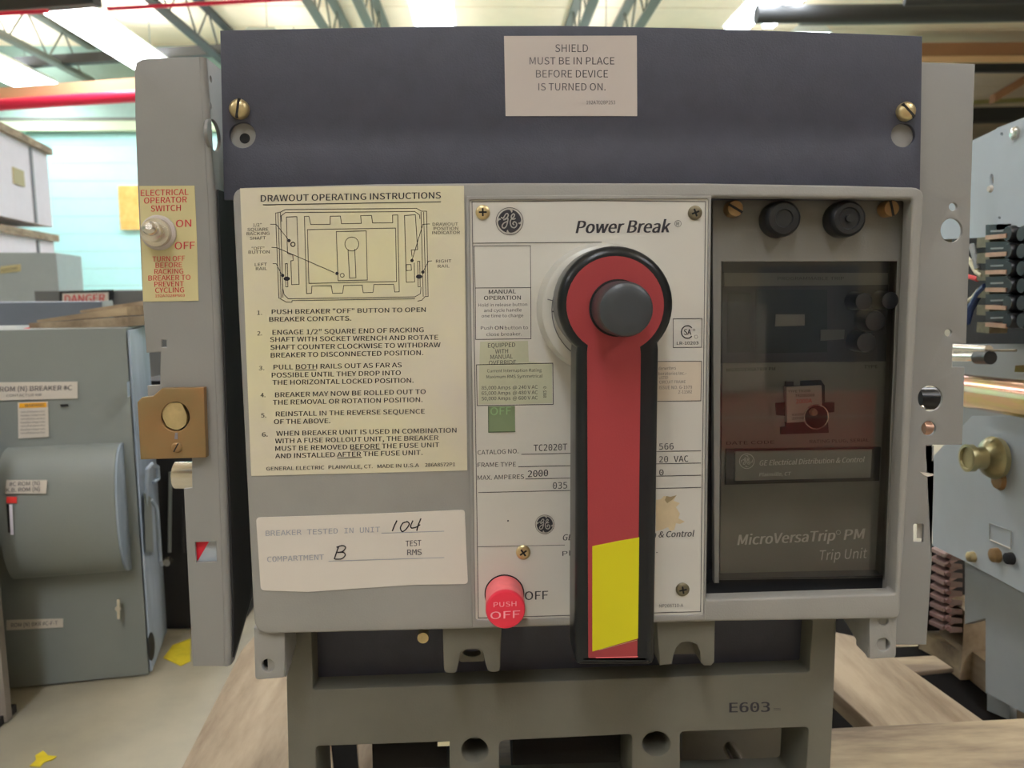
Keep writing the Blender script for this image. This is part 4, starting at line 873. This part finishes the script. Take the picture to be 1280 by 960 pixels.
# latch plate
la = plate('latch_plate', [(171.5, 503), (177, 497), (191, 495.5), (202, 485.5), (254.5, 484.5), (257.5, 572), (175.5, 574.5)], -.002, .0055, M['bronze'], cb, holes=[ell(219, 521, 18, 18.5)], bevel=.0005)
plate('shaft_end', rnd([(203, 510), (210, 503.5), (227, 503.5), (234, 520), (232, 532), (222, 538), (209, 534), (203, 522)], 4), -.0005, .004, M['brass'], cb)
plate('latch_hole', ell(219, 521, 20), .0030, .0006, M['hole'], la)
screw(cb, 221, 559, 6.5, -.002, M['bronze'], .0015, 'slot', 'latch_screw', 60)
plate('latch_mark', [(219, 541), (222, 541), (222, 549), (218, 549)], -.0023, .0002, mat('bluish scuff', C(120, 116, 120), .5), la)
# -------- right side rail
rr_ = plate('side_rail', [(1136, 77), (1219, 80), (1214, 240), (1208, 430), (1191, 430), (1190, 459), (1206, 459), (1203, 556), (1166, 556), (1165, 700), (1158, 806), (1115, 806), (1112, 700), (1125, 400), (1134, 235)], .0175, .0025, M['railp'], cb,
      holes=[ell(1191.5, 258.5, 5, 5), ell(1189.5, 288, 13.5, 15), ell(1185.5, 416, 4.5, 4.5), ell(1163, 498, 15.5, 16), ell(1161, 535.5, 9, 9), rect(1158, 558, 1166.5, 575), rnd([(1142, 655), (1155, 655), (1154, 678), (1142, 678)], 2)], bevel=.0005)
g = G(); qa, qb = P(1138, 80, .02), P(1116, 804, .02); g.hexa([qa, qb, qb + Vector((0, .05, 0)), qa + Vector((0, .05, 0)), qa + Vector((.0025, 0, 0)), qb + Vector((.0025, 0, 0)), qb + Vector((.0025, .05, 0)), qa + Vector((.0025, .05, 0))]).obj('rail_flange', M['railp'], rr_, smooth=False)
plate('rail_tab', [(1150, 590), (1166, 592), (1168, 594), (1160, 596), (1155, 594)], .0171, .0005, M['white'], rr_)
G().tube(P(1146, 498, .05), P(1182, 498, .05), .008, 16).obj('cross_shaft', M['black'], rr_); G().lathe(P(1152, 512, .03), (0, -1, 0), [(0, .003), (.002, .002)], 12).obj('pin_glint', M['steel'], rr_)
G().tube(P(1152, 536, .04), P(1172, 536, .04), .006, 16).obj('copper_pin', M['copper'], rr_)
plate('slot_plate', [(1147, 650), (1153.5, 650), (1153, 673), (1147, 673)], .022, .001, M['white'], rr_)
G().tube(P(1118, 806, .045), P(1146, 805, .045), .0018, 12).obj('silver_pin', M['steel'], rr_)

# ================================================================== NEIGHBOURING BREAKER (right)
NX = .54
qn = PX(1168, 690, NX)
nb = thing('breaker_chassis', 'pale blue grey breaker chassis with copper contacts standing to the right', 'circuit breaker', (NX, qn.y, ZP))
def xp(name, pts, X, th, m, holes=(), bevel=.0005, lb=None): return plate(name, pts, X, th, M[m] if isinstance(m, str) else m, nb, holes, bevel, lb, 'X')
# camera sees faces looking towards -X: plate occupies X..X+th
def xpl(name, pts, X, th, m, holes=()):
    me = fillmesh(name, [pts] + list(holes), M[m] if isinstance(m, str) else m, th, 0, 'X', X, smooth=False)
    return link(name, me, nb)
xpl('upper_panel', [(1160, 202), (1246, 161), (1246, 296), (1160, 300)], NX + .018, .003, 'nb', [ell(1239.5, 225, 2.2, 8)])
xpl('upper_panel', [(1245, 162), (1246, 160), (1300, 139), (1300, 280), (1245, 288)], NX, .006, 'nb', [ell(1252, 167.5, 2, 2.4, 12), ell(1249, 272, 1.8, 2, 12)])
G().lathe(PX(1270, 166.5, NX), (-1, 0, 0), [(0, .007), (.003, .0066), (.004, .004)], 6).obj('panel_screw', M['steel'], nb)
G().lathe(PX(1239, 236, NX), (-1, 0, 0), [(0, .004), (.003, .003)], 12).obj('panel_rivet', M['white'], nb)
xpl('lower_panel', [(1162, 575), (1215, 520), (1300, 520), (1300, 752), (1205, 701), (1166, 682)], NX, .006, 'nb')
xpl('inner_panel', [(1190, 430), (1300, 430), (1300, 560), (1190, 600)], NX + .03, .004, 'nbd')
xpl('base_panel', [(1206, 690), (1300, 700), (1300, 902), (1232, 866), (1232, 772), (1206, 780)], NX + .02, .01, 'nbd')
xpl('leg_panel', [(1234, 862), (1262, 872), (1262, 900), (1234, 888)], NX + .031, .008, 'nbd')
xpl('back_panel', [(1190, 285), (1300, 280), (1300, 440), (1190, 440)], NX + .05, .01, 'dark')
# contact finger block
for i in range(6):
    y = 297 + i * 21.7
    a_ = PX(1236, y, NX - .004); b_ = PX(1262, y - .5, NX - .004)
    G().box(a_.x - .004, a_.x + .03, min(a_.y, b_.y), max(a_.y, b_.y), a_.z - .0022, a_.z + .0022).obj('contact_finger', M['copper'], nb)
    xpl('finger_housing', [(1232, y - 16), (1264, y - 17.5), (1264, y - 4), (1232, y - 3)], NX, .03, 'black')
    xpl('housing_lip', [(1238, y - 9), (1266, y - 10), (1266, y - 8), (1238, y - 7)], NX - .003, .02, 'nbd')
    c = PX(1272, y - 5, NX + .004); G().lathe(c, (-1, 0, 0), [(-.02, .0085), (.008, .0085), (.011, .007)], 16).obj('spring_cup', M['black'], nb)
    c = PX(1228, y + (4 if i else 6), NX + .002); G().box(c.x, c.x + .02, c.y - .012, c.y + .01, c.z - .0055, c.z + .0055).obj('terminal_clip', M['dsteel'], nb, smooth=False)
    c = PX(1290, y - 5, NX + .004); G().lathe(c, (-1, 0, 0), [(-.02, .0085), (.008, .0085), (.011, .007)], 16).obj('spring_cup', M['black'], nb)
W_ = lambda pts, r, m, name: G().path([PX(x, y, NX + .004) for x, y in pts], r, 8).obj(name, M[m], nb)
W_([(1207, 322), (1214, 328), (1221, 340), (1228, 344)], .003, 'wire_w', 'white_wire'); W_([(1207, 345), (1216, 347), (1222, 349)], .0026, 'wire_r', 'red_wire')
W_([(1208, 404), (1213, 386), (1224, 366), (1232, 358)], .004, 'wire_b', 'blue_wire'); W_([(1207, 378), (1216, 372), (1224, 362)], .0022, 'wire_w', 'white_wire')
W_([(1214, 306), (1218, 318), (1222, 336)], .0032, 'nbd', 'grey_wire')
# rods and shaft
def rod(name, pa, pb, X0, X1, r, m): return G().tube(PX(*pa, X0), PX(*pb, X1), r, 20).obj(name, M[m], nb)
rod('thin_rod', (1192, 435), (1236, 437), NX - .03, NX - .03, .0045, 'steel'); rod('rod_tail', (1236, 438), (1270, 438), NX - .03, NX - .03, .0012, 'dsteel')
rod('thin_rod', (1188, 446), (1222, 446), NX - .03, NX - .03, .005, 'steel'); rod('rod_end', (1222, 447), (1238, 447), NX - .03, NX - .03, .007, 'black')
rod('main_shaft', (1196, 487), (1310, 503), NX - .03, NX - .05, .0175, 'gold')
rod('copper_tie', (1202, 500), (1310, 521), NX - .045, NX - .06, .003, 'copper')
xpl('brass_tab', [(1269, 457), (1300, 455), (1300, 466), (1268, 465)], NX - .02, .004, 'gold')
c = PX(1250, 572, NX)
G().lathe(c, (-1, 0, 0), [(0, .008), (.002, .0215), (.008, .0225), (.014, .019), (.018, .012), (.028, .011), (.03, .0145), (.036, .0145), (.0365, .0115), (.034, .011), (.034, .004)], 40).obj('guide_roller', M['rollerm'], nb)
G().lathe(PX(1250, 600, NX), (-1, 0, 0), [(0, .011), (.004, .009)], 24).obj('roller_washer', M['bronze'], nb)
for x, y, r, m in ((1217, 696, .006, 'brass'), (1247, 694, .008, 'bronze'), (1265, 698, .0065, 'hole')): G().lathe(PX(x, y, NX), (-1, 0, 0), [(0, r), (.006, r * .9), (.007, r * .5)], 16).obj('panel_bolt', M[m], nb)
g = G(); g.path([PX(x, y, NX - .001) for x, y in ((1237, 674), (1237, 654), (1264, 664), (1264, 686))], .0006, 5); g.obj('embossed_tab', M['nbd'], nb)
g = G(); g.path([PX(x, y, NX - .001) for x, y in ((1238, 675), (1263, 686))], .0007, 5); g.obj('tab_edge', M['white'], nb)
# copper contact stack
for i in range(9):
    y0 = 685 + i * 11.3; k = i * .35
    def Q(x, y, d): return P(x, y, d)
    a4 = [P(1164 - k, y0, .46), P(1181 - k, y0 + 8, .40), P(1181 - k, y0 + 12.5, .40), P(1164 - k, y0 + 4.5, .46)]
    G().hexa([*a4, *[q + Vector((.028, .02, 0)) for q in a4]]).obj('contact_plate', M['pinkcu'], nb, smooth=False)
    c = P(1185, y0 + 9, .40); G().lathe(c, (-.3, -1, 0), [(0, .0035), (.004, .003)], 10).obj('plate_rivet', M['pinkcu'], nb)
    G().hexa([P(1187, y0 + 7, .405), P(1203, y0 + 9, .42), P(1203, y0 + 15, .42), P(1187, y0 + 15.5, .405)] + [P(1187, y0 + 7, .44), P(1203, y0 + 9, .45), P(1203, y0 + 15, .45), P(1187, y0 + 15.5, .44)]).obj('contact_arm', mat('brown contact', C(96, 76, 70), .6) if i == 0 else bpy.data.materials['brown contact'], nb, smooth=False)
qa, qb = P(1161, 684, .47), P(1204, 790, .47)
G().box(qa.x, qb.x + .01, .475, .485, qb.z, qa.z).obj('stack_back', M['dark'], nb, smooth=False)

# ================================================================== behind the camera: what the clear window mirrors
t = thing('storage_rack', 'storage rack with a red beam behind the viewer, mirrored in the clear window', 'rack', (.9, -1.5, 0))
G().box(-.4, 2.2, -1.53, -1.48, .14, .29).obj('shelf_beam', mat('rack red', C(185, 70, 66), .5), t, smooth=False)
G().box(-.4, 2.2, -1.479, -1.476, .228, .234).obj('beam_line', M['white'], t, smooth=False)
for x in (-.4, 2.14): G().box(x, x + .06, -1.6, -1.531, 0.002, 2.0).obj('upright', M['cabd'], t, smooth=False)
for i, (x0, x1, z1, c, lb) in enumerate(((.15, .42, .58, 'cabl', 'light grey carton on the rack behind the viewer, leftmost'), (.55, .74, .52, 'white', 'white carton on the rack behind the viewer'), (.8, .98, .62, 'cabd', 'slate blue carton on the rack behind the viewer'), (1.05, 1.3, .48, 'plate', 'cream carton on the rack behind the viewer, rightmost'))):
    tag(G().box(x0, x1, -1.78, -1.535, .292, z1).obj('carton', M[c], smooth=False), lb, 'box', 'cartons behind the viewer')
G().box(-.4, 2.2, -1.8, -1.531, .27, .29).obj('shelf', M['cabd'], t, smooth=False)
